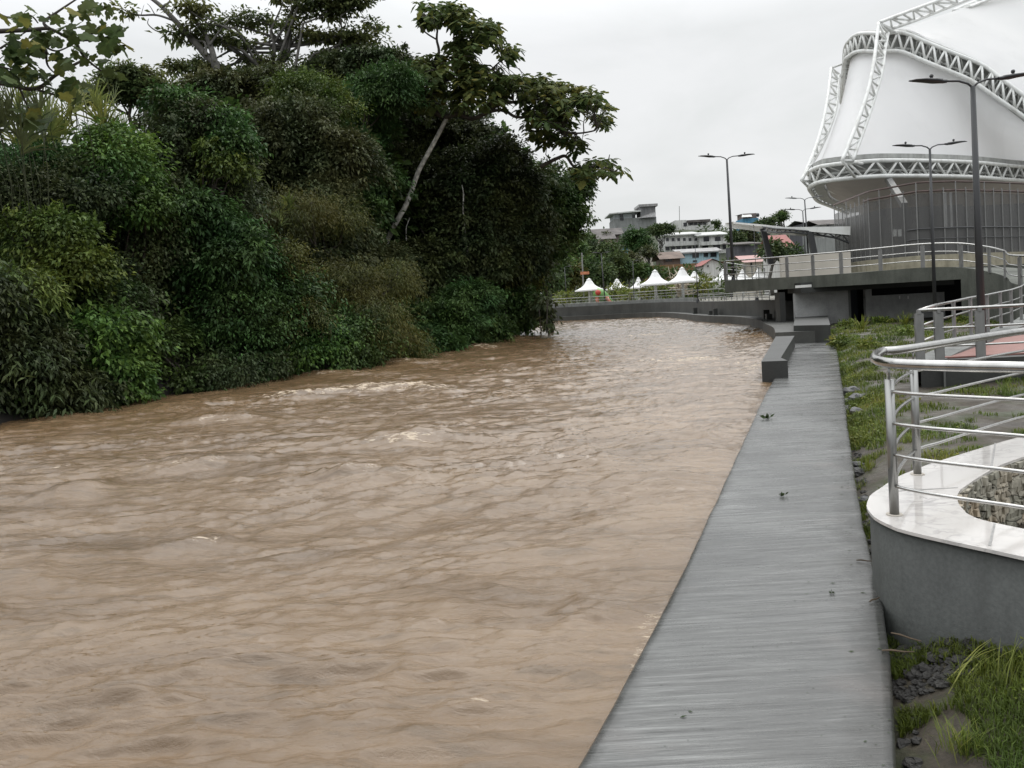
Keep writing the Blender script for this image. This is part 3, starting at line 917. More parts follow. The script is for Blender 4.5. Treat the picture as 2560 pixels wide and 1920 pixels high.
# lower ramp: floor, kerb and its two rows of railing
R0 = at(Z4(1478, 795), Y=15.0)
zf = .52
ramp_front = [Vector((R0.x, 15.0, zf)), at(Z4(1620, 800), Y=15.0), at(Z4(1910, 805), Y=14.8)]
ramp_front = [Vector((p.x, p.y, zf)) for p in ramp_front] + [Vector((12.5, 14.7, zf)), Vector((14.6, 14.9, zf))]
back = []
for (x, y), Y in zip([(1240, 1610), (1390, 1560), (1560, 1525), (1715, 1490), (1870, 1465), (1990, 1440), (2090, 1420), (2180, 1390)], [15.1, 16.0, 17.3, 18.6, 19.9, 21, 22, 22.9]):
    t = at(Z2(x, y), Y=Y)
    back.append(Vector((t.x, t.y, t.z - .92)))
back.append(Vector((back[-1].x + .7, 23.6, back[-1].z + .12)))
lr = thing('lower_ramp', 'low concrete ramp with a red paved floor between the steel railings', 'ramp', (R0.x, 15, 0))
inner = [p + Vector((2.6, -.9, 0)) for p in back]
mb = MB()
poly = [Vector((p.x, p.y)) for p in ramp_front] + [Vector((17, 22))] + [Vector((p.x, p.y)) for p in back[::-1]]
mb.prism([(p.x, p.y) for p in poly[1:]], -.6, zf)
mb.build('kerb_wall', M_CONC_DARK, lr)
slab_o = [p + Vector((-.12, .1, -.02)) for p in back]; slab_i = [p + Vector((.3, -.24, -.02)) for p in back]
mb = MB().loft([[Vector((p.x, p.y, -.6)) for p in slab_o], slab_o, slab_i, [Vector((p.x, p.y, -.6)) for p in slab_i]])
mb.build('ramp_slab', M_CONC, lr)
mb = MB().prism([(ramp_front[0].x + .42, 15.12), (17, 15.1), (17, 21.6), (13.3, 21.6), (11.0, 18.3)], zf + .004, zf + .03)
mb.build('paved_floor', M_REDFLOOR, lr)
railing('ramp_railing', 'steel ramp railing facing the camera, with three flat posts above the red floor', 'railing', ramp_front, .95, fracs(ramp_front, [ramp_front[0], ramp_front[1], ramp_front[2], ramp_front[3]]), (.95, .60, .26), .03, .02)
railing('ramp_railing', 'steel railing with many posts climbing back along the ramp to the deck', 'railing', back, .92, fracs(back, back), (.92, .62, .32), .03, .02)

# ------------------------------------------------------------------ round planter with marble rim and polished handrail
mz = .53
outer = [Z5(2600, 1810), Z5(2212, 1735), Z5(1850, 1655), Z5(1400, 1560), Z5(1000, 1470), Z5(800, 1415), Z5(680, 1362), Z5(560, 1300), Z5(490, 1220), Z5(468, 1180), Z5(480, 1120), Z5(510, 1050), Z5(600, 990), Z5(715, 910), Z5(850, 830), Z5(1170, 705), Z5(1600, 572), Z5(2000, 452), Z5(2212, 396)]
OUT = [at(p, z=mz) for p in outer]
innr = [Z5(2600, 1480), Z5(2212, 1425), Z5(1850, 1350), Z5(1700, 1312), Z5(1580, 1255), Z5(1500, 1165), Z5(1478, 1120), Z5(1470, 1060), Z5(1500, 1000), Z5(1560, 955), Z5(1660, 885), Z5(1800, 800), Z5(1960, 715), Z5(2212, 625)]
INN = [at(p, z=mz) for p in innr]
OUT = [OUT[0] + Vector((.35, -.55, 0))] + OUT + [OUT[-1] + Vector((1.8, .55, 0))]
INN = [INN[0] + Vector((.3, -.25, 0))] + INN + [INN[-1] + Vector((1.5, .3, 0))]
NO = 80
O_, I_ = resample(OUT, NO), resample(INN, NO)
pl = thing('planter', 'round concrete planter with a glossy white marble rim and stone lining', 'planter', (OUT[9].x, OUT[9].y, -.2))
O2 = [p + (I_[i] - p).normalized() * .02 for i, p in enumerate(O_)]
lower = lambda P, z: [Vector((p.x, p.y, z)) for p in P]
MB().loft([lower(O2, -.5), lower(O2, mz - .022), lower([p.lerp(I_[i], .5) for i, p in enumerate(O2)], mz - .022)]).build('rim_wall', M_RINGWALL, pl, True)
MB().loft([lower(O2, mz - .02), lower(O_, mz - .02), lower(O_, mz), lower(I_, mz), lower(I_, mz - .02)]).build('marble_rim', M_MARBLE, pl)
M_GROUT = plain('grey_grout', (.30, .295, .285), .3, .25, 20)
for a_, b_ in [((1895, 478), (1845, 775)), ((1885, 1368), (1832, 1612)), ((822, 1005), (1476, 968))]:
    MB().bar(at(Z5(*a_), z=mz + .0015), at(Z5(*b_), z=mz + .0015), .012, .003).build('slab_joint', M_GROUT, pl)
I2 = [p + (p - O_[i]).normalized() * -.015 for i, p in enumerate(I_)]
# the lining is laid in short courses, every stone standing out by its own amount
mb = MB()
IF = resample(I2, 260)
rng = np.random.default_rng(8)
for c_ in range(9):
    z1_, z0_ = mz - .02 - c_ * .062, mz - .02 - (c_ + 1) * .062 + .008
    k = int(rng.integers(0, 3))
    while k < 256:
        w_ = int(rng.integers(2, 6))
        e_ = min(k + w_, 259)
        if e_ - k < 2: break
        t_ = (IF[e_] - IF[k]); t_.z = 0
        n_ = Vector((-t_.y, t_.x, 0)).normalized()
        cen = (IF[k] + IF[e_]) / 2
        sgn = 1 if n_.dot(Vector((3.9, 5.2, 0)) - Vector((cen.x, cen.y, 0))) > 0 else -1
        pr = sgn * n_ * (.01 + .035 * rng.random())
        a_, b_ = IF[k] + t_ * .03, IF[e_] - t_ * .03
        j = lambda: float(rng.normal() * .006)
        vs = [(a_.x, a_.y, z0_ + j()), (b_.x, b_.y, z0_ + j()), (b_.x, b_.y, z1_ + j()), (a_.x, a_.y, z1_ + j())]
        vs2 = [(v[0] + pr.x + j(), v[1] + pr.y + j(), v[2] - .004) for v in vs]
        mb.add(vs + vs2, [(4, 5, 6, 7), (0, 1, 5, 4), (1, 2, 6, 5), (2, 3, 7, 6), (3, 0, 4, 7)])
        k = e_
mb.build('stone_lining', M_STONE, pl)
MB().loft([lower(I2, mz - .02), lower(I2, -.3)]).build('lining_mortar', M_STONE, pl)
cx = Vector((4.6, 5.2, 0))
MB().add([(p.x, p.y, -.1) for p in I2], [tuple(range(len(I2)))]).build('planter_bed', M_ROCK, pl)
# handrail: one bent pipe, two posts in view and four thin rails
plan = [Vector((3.05, 3.9, 0)), Vector((2.80, 4.36, 0))]
fp = at(Z5(780, 1268), z=mz); bp = at(Z5(1035, 822), z=mz)
plan += [Vector((fp.x, fp.y, 0)), at(Z4(1195, 768), z=1.47), Vector((bp.x, bp.y, 0)), Vector((4.75, 7.35, 0)), Vector((6.1, 7.9, 0))]
PS = [Vector((p.x, p.y, 0)) for p in spline(plan, 14)]
hr = thing('handrail', 'polished steel handrail with thin rails bent round the marble planter tip', 'handrail', (fp.x, fp.y, mz))
MB().tube(lower(PS, 1.50), .033, 16).build('top_rail', M_STEEL, hr, True)
fi = min(range(len(PS)), key=lambda k: (PS[k].xy - fp.xy).length)
bi = min(range(len(PS)), key=lambda k: (PS[k].xy - bp.xy).length)
for h in (1.32, 1.12, .92, .72):
    P1 = PS[:fi + 1]
    P2 = PS[fi:]
    MB().tube(lower(P1, h), .0112, 8).build('thin_rail', M_STEEL, hr, True)
    cut = [Vector((fp.x, fp.y, 0)), Vector(((fp.x + bp.x) / 2 - .02, (fp.y + bp.y) / 2 + .03, 0))] + [PS[bi]] + PS[bi + 3:]
    MB().tube(lower(spline(cut[:4], 8) + cut[4:], h), .0112, 8).build('thin_rail', M_STEEL, hr, True)
for p in (fp, PS[bi], Vector((4.75, 7.35, 0))):
    mb = MB().tube([(p.x, p.y, mz), (p.x, p.y, 1.395)], .029, 16)
    mb.tube([(p.x, p.y, 1.39), (p.x, p.y, 1.49)], .008, 8)
    mb.build('post', M_GALV, hr, True)
    MB().tube([(p.x, p.y, mz + .001), (p.x, p.y, mz + .006)], .05, 16).build('base_flange', M_BEIGE, hr)

# ------------------------------------------------------------------ stadium cover: ring trusses, ladder ribs, membranes, screen wall
st = thing('stadium', 'large white tensile stadium cover with tubular ring trusses and grey mesh walls', 'stadium', (46, 78, 2))
zb_, ztp = 12.1, 13.55
low_px = [Z2(590, 715), Z2(430, 650), Z2(310, 600), Z2(262, 535), Z2(228, 478), Z1(400, 1590), Z1(450, 1570), Z1(650, 1545), Z1(850, 1528), Z1(1000, 1520), Z1(1400, 1520), Z1(1800, 1530), Z1(2212, 1560)]
LR = [at(p, z=zb_) for p in low_px]
LR = LR + [LR[-1] + Vector((9, 4.5, 0)), LR[-1] + Vector((20, 14, 0))]
LRs = resample(spline(LR, 5), 70)
def inward(pts, d):
    out = []
    for i, p in enumerate(pts):
        t = pts[min(i + 1, len(pts) - 1)] - pts[max(i - 1, 0)]
        out.append(p + Vector((-t.y, t.x, 0)).normalized() * d)
    return out
def truss(mb, A, B, n, rc, rw_, chords=True, pattern='VN'):
    if chords:
        mb.tube(A, rc, 8); mb.tube(B, rc, 8)
    a_, b_ = resample(A, n * 2 + 1), resample(B, n * 2 + 1)
    for k in range(n):
        i = 2 * k
        if pattern == 'W':
            mb.tube([b_[i], a_[i + 1]], rw_, 6); mb.tube([a_[i + 1], b_[i + 2]], rw_, 6)
        else:
            mb.tube([a_[i], b_[i]], rw_, 6)
            mb.tube([a_[i], b_[i + 2]] if k % 2 else [b_[i], a_[i + 2]], rw_, 6)
LT = lower(LRs, ztp)
mb = MB(); truss(mb, LT, LRs, 38, .20, .115, True, 'W')
inn_ = lower(inward(LRs, 1.3), zb_ + .75)
mb.tube(inn_, .13, 8)
truss(mb, LT, inn_, 40, .1, .06, False, 'W'); truss(mb, inn_, LRs, 40, .1, .06, False, 'W')
mb.build('lower_ring_truss', M_WHITE, st, True)
g1 = lower(inward(LRs, 1.45), zb_ + .05); g2 = lower(inward(LRs, 1.5), ztp + .75)
mb = MB().loft([lower(inward(LRs, .5), zb_ + .02), g1, lower(inward(LRs, 1.55), ztp + .1), lower(inward(LRs, .3), ztp + .30), lower(inward(LRs, .35), ztp + .72), lower(inward(LRs, 1.5), ztp + .72)])
mb.build('lower_gutter', M_GUTTER, st)

up_top = [(Z1(628, 882), 106), (Z1(640, 700), 100), (Z1(655, 540), 96), (Z1(664, 420), 93), (Z1(705, 345), 90.5), (Z1(785, 292), 88), (Z1(960, 290), 86), (Z1(1165, 283), 85), (Z1(1360, 362), 84), (Z1(1560, 442), 83), (Z1(1850, 560), 82), (Z1(2005, 675), 81), (Z1(2212, 830), 80), (Z1(2600, 1160), 79)]
up_bot = [(Z1(632, 890), 106), (Z1(646, 770), 100), (Z1(655, 640), 96), (Z1(660, 528), 93), (Z1(705, 480), 90.5), (Z1(785, 442), 88), (Z1(960, 446), 86), (Z1(1140, 442), 85), (Z1(1300, 505), 84), (Z1(1460, 572), 83), (Z1(1745, 690), 82), (Z1(1930, 815), 81), (Z1(2212, 1010), 80), (Z1(2600, 1300), 79)]
UT = resample(spline([at(p, Y=y) for p, y in up_top], 5), 60)
UB = resample(spline([at(p, Y=y) for p, y in up_bot], 5), 60)
Uc = Vector((62, 105, 22))
UI = [t.lerp(b_, .5) + (Uc - t).normalized() * 1.7 for t, b_ in zip(UT, UB)]
mb = MB(); truss(mb, UT, UB, 34, .20, .12, True, 'W'); mb.tube(UI, .13, 8)
truss(mb, UT, UI, 38, .1, .06, False, 'W'); truss(mb, UI, UB, 38, .1, .06, False, 'W')
mb.build('upper_ring_truss', M_WHITE, st, True)
UO = lambda P, d, z: [p + (Vector((Uc.x, Uc.y, p.z)) - p).normalized() * d + Vector((0, 0, z)) for p in P]
MB().loft([UO(UB, .5, .05), UO(UB, 1.9, .2), UO(UT, 1.9, -.1), UO(UT, .5, .3), UO(UT, .9, .5), UO(UT, 2.4, .5)]).build('upper_gutter', M_GUTTER, st)

# lower membrane between the rings, drawn in a little like a tent
A = resample(lower(inward(LRs, .95), ztp + .5), 60)
B = UO(UB, 1.0, .1)
rows = []
for j in range(15):
    t = j / 14
    rows.append([a_.lerp(b_, t) + (Vector((Uc.x, Uc.y, 0)) - Vector((a_.x, a_.y, 0))).normalized() * (0.4 + .22 * float(NA(np.array([k_ * .33 + t * 1.7]), np.array([t * 3.1]))[0]) + .10 * float(NB(np.array([k_ * .9 - t * 4]), np.array([t * 2.0]))[0])) * math.sin(math.pi * t) for k_, (a_, b_) in enumerate(zip(A, B))])
MB().loft(rows).build('lower_membrane', M_MEMB, st, True)
# upper membrane rising to the mast ridge beyond the frame
RID = [at(Z1(1075, 268), Y=90), at(Z1(1230, 222), Y=92), at(Z1(1500, 128), Y=95), at(Z1(1700, 65), Y=97), at(Z1(1900, 8), Y=99), at(Z1(2300, -110), Y=103), at(Z1(2900, -300), Y=108)]
k0 = min(range(60), key=lambda k: (UT[k] - at(Z1(1000, 285), Y=86)).length)
A = resample(UO(UT[k0:], 1.6, .7), 40)
B = resample(RID, 40)
rows = []
for j in range(13):
    t = j / 12
    rows.append([a_.lerp(b_, t) + Vector((0, 0, -.9 * math.sin(math.pi * t))) for a_, b_ in zip(A, B)])
MB().loft(rows).build('upper_membrane', M_MEMB, st, True)
# truss standing behind the upper membrane, whose shade shows through it
# ladder ribs
def ladder(la, lb, n, name='ladder_rib', rc=.17, rw_=.11):
    mb = MB()
    A, B = resample(spline(la, 5), 40), resample(spline(lb, 5), 40)
    truss(mb, A, B, n, rc, rw_, True, 'VN')
    return mb
dd = lambda i, n, a, b: a + (b - a) * i / (n - 1)
l1 = [(640, 1388), (760, 1090), (860, 800), (910, 560), (935, 380), (955, 198)]
r1 = [(730, 1388), (830, 1120), (910, 880), (985, 620), (1010, 440), (1038, 285)]
mb = ladder([at(Z1(*p), Y=dd(i, 6, 73, 82.5)) for i, p in enumerate(l1)], [at(Z1(*p), Y=dd(i, 6, 73.5, 83.5)) for i, p in enumerate(r1)], 13)
nod = at(Z1(955, 198), Y=82.5)
mb.tube([nod, at(Z1(1115, 290), Y=84.6)], .14, 6); mb.tube([nod, at(Z1(1085, 292), Y=86)], .12, 6); mb.tube([nod, at(Z1(1038, 285), Y=83.5)], .12, 6)
nl = at(Z1(640, 1388), Y=73)
mb.tube([nl, at(Z1(815, 1415), Y=74.8)], .14, 6); mb.tube([nl, at(Z1(750, 1530), Y=75)], .14, 6)
mb.build('ladder_rib', M_WHITE, st, True)
l2 = [(292, 1560), (400, 1305), (468, 1085), (510, 880), (532, 720), (545, 588)]
r2 = [(352, 1445), (430, 1330), (535, 1100), (590, 915), (605, 745), (615, 648)]
mb = ladder([at(Z1(*p), Y=dd(i, 6, 79, 92)) for i, p in enumerate(l2)], [at(Z1(*p), Y=dd(i, 6, 80, 93)) for i, p in enumerate(r2)], 11)
n2_ = at(Z1(545, 588), Y=92)
mb.tube([n2_, at(Z1(652, 550), Y=95)], .13, 6); mb.tube([n2_, at(Z1(642, 665), Y=96)], .13, 6)
n3 = at(Z1(292, 1560), Y=79)
mb.tube([n3, at(Z1(360, 1570), Y=80)], .13, 6); mb.tube([n3, at(Z1(355, 1625), Y=81)], .13, 6)
mb.build('ladder_rib', M_WHITE, st, True)
la = [at(Z1(955, 196), Y=82.5), at(Z1(1220, 96), Y=85), at(Z1(1480, 0), Y=88), at(Z1(1800, -120), Y=91)]
lb_ = [at(Z1(1070, 246), Y=84), at(Z1(1250, 186), Y=86), at(Z1(1390, 132), Y=88), at(Z1(1700, 8), Y=91), at(Z1(1950, -90), Y=93)]
ladder(la, lb_, 9).build('ladder_rib', M_WHITE, st, True)
ladder([at(Z1(1600, 92), Y=97), at(Z1(1800, 8), Y=98), at(Z1(2200, -150), Y=100)], [at(Z1(1740, 62), Y=97), at(Z1(1900, 0), Y=98), at(Z1(2300, -150), Y=100)], 8).build('ladder_rib', M_WHITE, st, True)
# what hangs below the lower ring: beige underside, strut, grille
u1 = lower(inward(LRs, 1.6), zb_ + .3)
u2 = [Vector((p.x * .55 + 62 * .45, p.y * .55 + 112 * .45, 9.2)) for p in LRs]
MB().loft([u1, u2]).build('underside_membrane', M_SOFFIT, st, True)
mb = MB().bar(at(Z2(955, 392), Y=76), at(Z2(1110, 640), Y=70), .5, .5)
mb.build('strut', M_POSTPLATE, st)
MB().bar(at(Z2(410, 482), Y=86), at(Z2(900, 680), Y=92), .8, .3).build('light_grille', M_WHITE, st)
# screen wall
scr_px = [(600, 622, 66), (770, 560, None), (950, 492, None), (1200, 445, None), (1450, 400, None), (1640, 392, None), (1820, 388, None), (2000, 392, None), (2230, 400, None)]
SW = [at(Z2(x, y), z=8.5) for x, y, _ in scr_px]
SW = [Vector((p.x, p.y + 3.0, 0)) for p in SW]
SW = SW + [SW[-1] + Vector((9, 5, 0))]
SWs = resample(SW, 60)
ztopo = [8.5 * 1 for _ in SWs]
MB().loft([lower(SWs, 3.75), lower(SWs, 8.0)]).build('mesh_screen', M_SCREEN, st)
mb = MB(); mb.tube(lower(SWs, 8.75), .07, 6); mb.tube(lower(SWs[14:], 8.15), .08, 6)
mb.build('top_pipe', M_RUSTPIPE, st)
for i, p in enumerate(resample(SW, 31)[:-3]):
    h = 8.75 if i % 3 == 0 else 8.35
    MB().bar((p.x, p.y - .08, 3.7), (p.x, p.y - .08, h), .06, .06).build('screen_post', M_POSTPLATE, st)
mb = MB(); mb.tube(lower([p + Vector((0, -.1, 0)) for p in SWs[22:]], 5.6), .05, 6); mb.tube(lower([p + Vector((0, -.1, 0)) for p in SWs[22:]], 4.9), .035, 6)
mb.build('screen_rail', M_DARKMETAL, st)
bwall = MB()
bw = [p + Vector((-.6, -.7, 0)) for p in SW]
bwall.loft([lower(bw, 2.0), lower(bw, 3.78), lower([p + Vector((.3, .9, 0)) for p in bw], 3.78)])
bwall.build('base_wall', M_YELLOW, st)
# rooms inside the screen
c0, c1 = at(Z2(905, 600), Y=63), at(Z2(1340, 600), Y=66)
mb = MB().box((c0.x, 63, 2.5), (c1.x + 1, 70, 7.9))
d0, d1 = at(Z2(615, 700), Y=74), at(Z2(905, 700), Y=74)
mb.box((d0.x, 74, 2.5), (d1.x + 20, 75, 5.2)); mb.box((d0.x, 74.003, 6.7), (d1.x + 2, 74.9, 7.4))
e0_ = at(Z2(1580, 700), Y=66)
mb.box((e0_.x, 66, 2.5), (e0_.x + 26, 67, 8.0))
mb.build('inner_wall', plain('dark_inner_wall', (.10, .10, .10), .8, .2, .5), st)
for zx in (650, 700, 765, 835, 872):
    a_, b_ = at(Z2(zx, 833), Y=73), at(Z2(zx + (32 if zx < 800 else 26), 920), Y=73)
    MB().box((a_.x, 72.9, b_.z), (b_.x, 73, a_.z)).build('white_panel', M_WHITE, st)
for zx in (1000, 1045):
    a_, b_ = at(Z2(zx, 862), Y=62.7), at(Z2(zx + 34, 925), Y=62.7)
    MB().box((a_.x, 62.6, b_.z), (b_.x, 62.7, a_.z)).build('white_panel', M_WHITE, st)
for zx in (1480, 1530):
    a_, b_ = at(Z2(zx, 520), Y=62), at(Z2(zx + 28, 850), Y=62)
    MB().box((a_.x, 62, b_.z), (b_.x, 62.1, a_.z)).build('pale_column', M_PLASTER, st)

# plaza terrace behind the deck, its beige wall
a_, b_ = at(Z2(-30, 1105), Y=52), at(Z2(612, 1055), Y=52)
bwt = thing('beige_wall', 'plain beige wall seen through the deck railing left of the mesh screen', 'wall', (a_.x, 52, 2.5))
mb = MB().add([(a_.x, 52, 1.5), (b_.x, 52, 1.5), (b_.x, 52, b_.z), (a_.x, 52, a_.z), (a_.x, 52.3, 1.5), (b_.x, 52.3, 1.5), (b_.x, 52.3, b_.z), (a_.x, 52.3, a_.z)],
              [(0, 1, 2, 3), (7, 6, 5, 4), (3, 2, 6, 7), (0, 3, 7, 4), (1, 5, 6, 2)])
mb.build('body', M_BEIGE, bwt)
# canopy with slanting columns
cn = thing('canopy', 'long white canopy roof on slanting dark columns behind the deck', 'canopy', tuple(at(Z2(260, 1000), Y=60)))
c = [at(Z2(-470, 792), Y=74), at(Z2(-200, 815), Y=68), at(Z2(0, 838), Y=62), at(Z2(300, 838), Y=60), at(Z2(612, 832), Y=60)]
cb = [at(Z2(-470, 806), Y=74), at(Z2(-200, 834), Y=68), at(Z2(0, 862), Y=62), at(Z2(300, 886), Y=60), at(Z2(612, 914), Y=60)]
mb = MB().loft([cb, c, [p + Vector((2, 10, .8)) for p in c], [p + Vector((2, 10, .5)) for p in cb]])
mb.build('roof', M_WHITE, cn)
for (x0, y0, x1, y1, Y) in [(238, 880, 318, 1290, 60.5), (-195, 850, -120, 1180, 66)]:
    MB().bar(at(Z2(x0, y0), Y=Y), at(Z2(x1, y1), Y=Y), .42, .3).build('column', M_DARKMETAL, cn)
mb = MB()
lo = [at(Z2(-200, 872), Y=66), at(Z2(-60, 890), Y=62.5), at(Z2(60, 885), Y=61), at(Z2(300, 910), Y=60.3), at(Z2(480, 940), Y=60.3), at(Z2(600, 985), Y=60.3)]
hi_ = [at(Z2(-200, 836), Y=66), at(Z2(-60, 856), Y=62.5), at(Z2(60, 862), Y=61), at(Z2(300, 885), Y=60.3), at(Z2(480, 900), Y=60.3), at(Z2(600, 915), Y=60.3)]
truss(mb, hi_, lo, 9, .07, .045, True, 'W')
mb.build('roof_truss', M_DARKMETAL, cn)

# ------------------------------------------------------------------ lamp posts
def lamp_head(mb_root, c, dirx, s, parent):
    """flat paddle-shaped LED head pointing along dirx"""
    dirx = Vector(dirx).normalized()
    sy = Vector((-dirx.y, dirx.x, 0))
    rows = []
    for t, w, h, z in [(0, .035, .035, 0), (.12, .05, .045, .0), (.14, .085, .05, .01), (.32, .13, .055, .02), (.6, .13, .04, .045), (.85, .10, .025, .055), (1.0, .03, .012, .05)]:
        cc = c + dirx * t * .82 * s + Vector((0, 0, z * s))
        rows.append([cc + sy * (math.cos(a_) * w * s) + Vector((0, 0, math.sin(a_) * h * s)) for a_ in [k * math.pi / 4 for k in range(8)]])
    mb = MB().loft(rows, True)
    mb.add(rows[0], [tuple(range(8))])
    h = mb.build('lamp_head', M_DARKMETAL, parent, True)
    pc = c + dirx * .33 * s + Vector((0, 0, .09 * s))
    m2 = MB().tube([pc - Vector((0, 0, .05 * s)), pc + Vector((0, 0, .02 * s))], .03 * s, 8)
    m2.ball(pc + Vector((0, 0, .04 * s)), .045 * s, 8)
    m2.build('photocell', M_DARKMETAL, h)
def lamp_post(top, base_p, Y, base_z, span, label, group='street lamps along the promenade', arms=(-1, 1), yaw=0.0, n=8, r=.055):
    t = at(top, Y=Y)
    bt = at(base_p, Y=Y)
    k = (t.z - base_z) / max(t.z - bt.z, .1)
    bs = t + (bt - t) * k
    root = thing('street_lamp', label, 'street lamp', tuple(bs), group)
    s = span / 2.75
    MB().tube([bs, bs.lerp(t, .5), t], [r * 1.5 * s, r * 1.2 * s, r * .85 * s], n).build('pole', M_DARKMETAL, root, True)
    MB().tube([bs, bs + Vector((0, 0, .02)), bs + Vector((0, 0, .3))], [r * 2.6, r * 2.6, r * 1.7], n).build('base_collar', M_DARKMETAL, root)
    for sg in arms:
        dx = Vector((sg * math.cos(yaw), sg * math.sin(yaw), 0))
        arm = [t - Vector((0, 0, .03 * s)), t + dx * .1 * s + Vector((0, 0, .06 * s)), t + dx * .3 * s + Vector((0, 0, .13 * s)), t + dx * .56 * s + Vector((0, 0, .14 * s))]
        MB().tube(arm, .024 * s, 6).build('arm', M_DARKMETAL, root, True)
        lamp_head(None, arm[-1], dx, s, root)
    return root
lamp_post(Z1(1768, 745), Z2(1815, 1560), 17.6, .15, 2.75, 'tallest and nearest grey double-arm street lamp, rising past the white membrane at right', r=.062)
lamp_post(Z1(1398, 1285), Z2(1390, 1560), 29.5, .15, 2.72, 'grey double-arm street lamp standing just left of the nearest tall lamp', r=.05)
lamp_post(D_(1570, 344), D_(1583, 580), 44, 2.55, 3.2, 'double-arm street lamp alone against the open sky left of the stadium', yaw=.12, r=.055)
lamp_post(Z2(190, 588), Z2(228, 1150), 64, 1.2, 3.1, 'double-arm lamp beside the stadium tip, the higher of two close ones', r=.05)
lamp_post(Z2(172, 690), Z2(200, 1150), 76, 1.2, 3.4, 'double-arm lamp beside the stadium tip, the lower of two close ones', r=.045, yaw=-.1)
lamp_post(Z3(1610, 430), Z3(1640, 1010), 66, 1.3, 1.0, 'slim dark pole with tiny lamp arms in front of the blue house', r=.07, yaw=1.2)
lamp_post(Z3(748, 568), Z3(783, 1010), 92, 1.3, 2.3, 'slim double-arm lamp right beside the leftmost white tent', r=.06, yaw=.3)
lamp_post(Z3(1040, 640), Z3(1046, 840), 110, 1.3, 2.2, 'single-arm lamp behind the white tents below the big hill tree', r=.06, arms=(1,), yaw=.6)
lamp_post(Z3(410, 695), Z3(430, 980), 105, 1.3, 2.2, 'single-arm lamp in the park close to the hanging vines', r=.06, arms=(1,), yaw=.3)
lamp_post(Z3(1845, 540), Z3(1850, 700), 100, 1.3, 1.2, 'dark slim pole lamp in front of the red roofed house', r=.06, yaw=1.0)
lamp_post(Z3(2155, 320), Z3(2170, 640), 58, 1.3, 1.0, 'dark slim pole lamp left of the canopy end', r=.05, yaw=1.2)
# pole with an orange banner
t, bb = at(Z3(570, 560), Y=97), at(Z3(590, 985), Y=97)
sp = thing('banner_pole', 'thin pole carrying a small orange banner sign at the trees edge', 'sign pole', tuple(bb))
MB().tube([bb, t], .09, 6).build('pole', M_GALV, sp)
a_, b_ = at(Z3(557, 762), Y=96.9), at(Z3(636, 732), Y=96.9)
MB().box((a_.x, 96.8, a_.z), (b_.x, 96.86, b_.z)).build('banner', plain('faded_orange', (.42, .16, .08), .6, .25, 3), sp)

# ------------------------------------------------------------------ park: tents, rails, plants, frog slide
def tent(apex, eave_l, eave_r, eave_y, foot_y, Y, label, pole=True):
    """square parasol tent: sagging pyramid canopy, cap, single post; apex, eaves and foot read from the photograph"""
    ap = at(Z3(*apex), Y=Y)
    l, r_ = at(Z3(eave_l, eave_y), Y=Y), at(Z3(eave_r, eave_y), Y=Y)
    R_ = (r_.x - l.x) / 2
    ze = l.z
    cx_ = (l.x + r_.x) / 2
    H = ap.z - ze
    root = thing('parasol_tent', label, 'tent', (cx_, Y, 1.25), 'white pointed parasol tents in the riverside park')
    prof = []
    for k in range(9):
        t_ = k / 8
        prof.append((R_ * (1.0 - t_) ** 1.0 * (1 - .42 * math.sin(math.pi * t_) * .85) + .09 * t_ * R_ * 1.0, H * .90 * t_))
    n = 24
    rows = []
    for r2_, z in [(R_ * .96, -.10 * H)] + prof:
        row = []
        for j in range(n):
            a2 = 2 * math.pi * j / n + .35
            sq = 1 / max(abs(math.cos(a2 - .35)), abs(math.sin(a2 - .35)))     # towards a square
            sq = 1 + (sq - 1) * .35 * (1 - z / H)
            row.append((cx_ + r2_ * math.cos(a2) * sq / 1.0, Y + r2_ * math.sin(a2) * sq / 1.0, ze + z))
        rows.append(row)
    MB().loft(rows, True).build('canopy', M_TENT, root, True)
    MB().lathe((cx_, Y, ze), [(R_ * .18, H * .84), (R_ * .19, H * .87), (R_ * .08, H * .95), (.01, H * 1.0)], 12).build('cap', M_TENT, root, True)
    ft = at(Z3(apex[0], foot_y), Y=Y).z
    MB().tube([(cx_, Y, min(ft, 1.4)), (cx_, Y, ze + H * .8)], .16, 8).build('post', M_WHITE, root, True)
tent((640, 793), 513, 768, 910, 1030, 94, 'leftmost fully visible white tent, with the slim lamp at its right edge')
tent((900, 798), 797, 997, 897, 1000, 112, 'small white tent directly right of the slim lamp, behind the green frog')
tent((1095, 783), 1017, 1172, 884, 1000, 118, 'small white tent partly hidden behind the large front tent')
tent((1250, 714), 1112, 1386, 856, 1000, 88, 'large white tent in the middle of the row, standing nearest the river')
tent((1265, 770), 1140, 1392, 866, 1000, 112, 'white tent almost wholly hidden behind the large middle tent')
tent((1500, 688), 1366, 1632, 834, 990, 86, 'tallest white tent, right of the large middle one')
tent((1608, 728), 1512, 1706, 822, 990, 108, 'white tent peeking out behind the tallest tent on its right')
tent((1880, 708), 1765, 1995, 822, 990, 92, 'white tent cut by the deck end post')
tent((2052, 712), 1965, 2140, 815, 990, 112, 'white tent seen through the side rails of the deck')
tent((2200, 690), 2120, 2290, 800, 990, 112, 'white tent farthest right, behind the deck posts')
tent((126, 853), 48, 216, 940, 1060, 100, 'white tent at far left half hidden behind the forest branches')

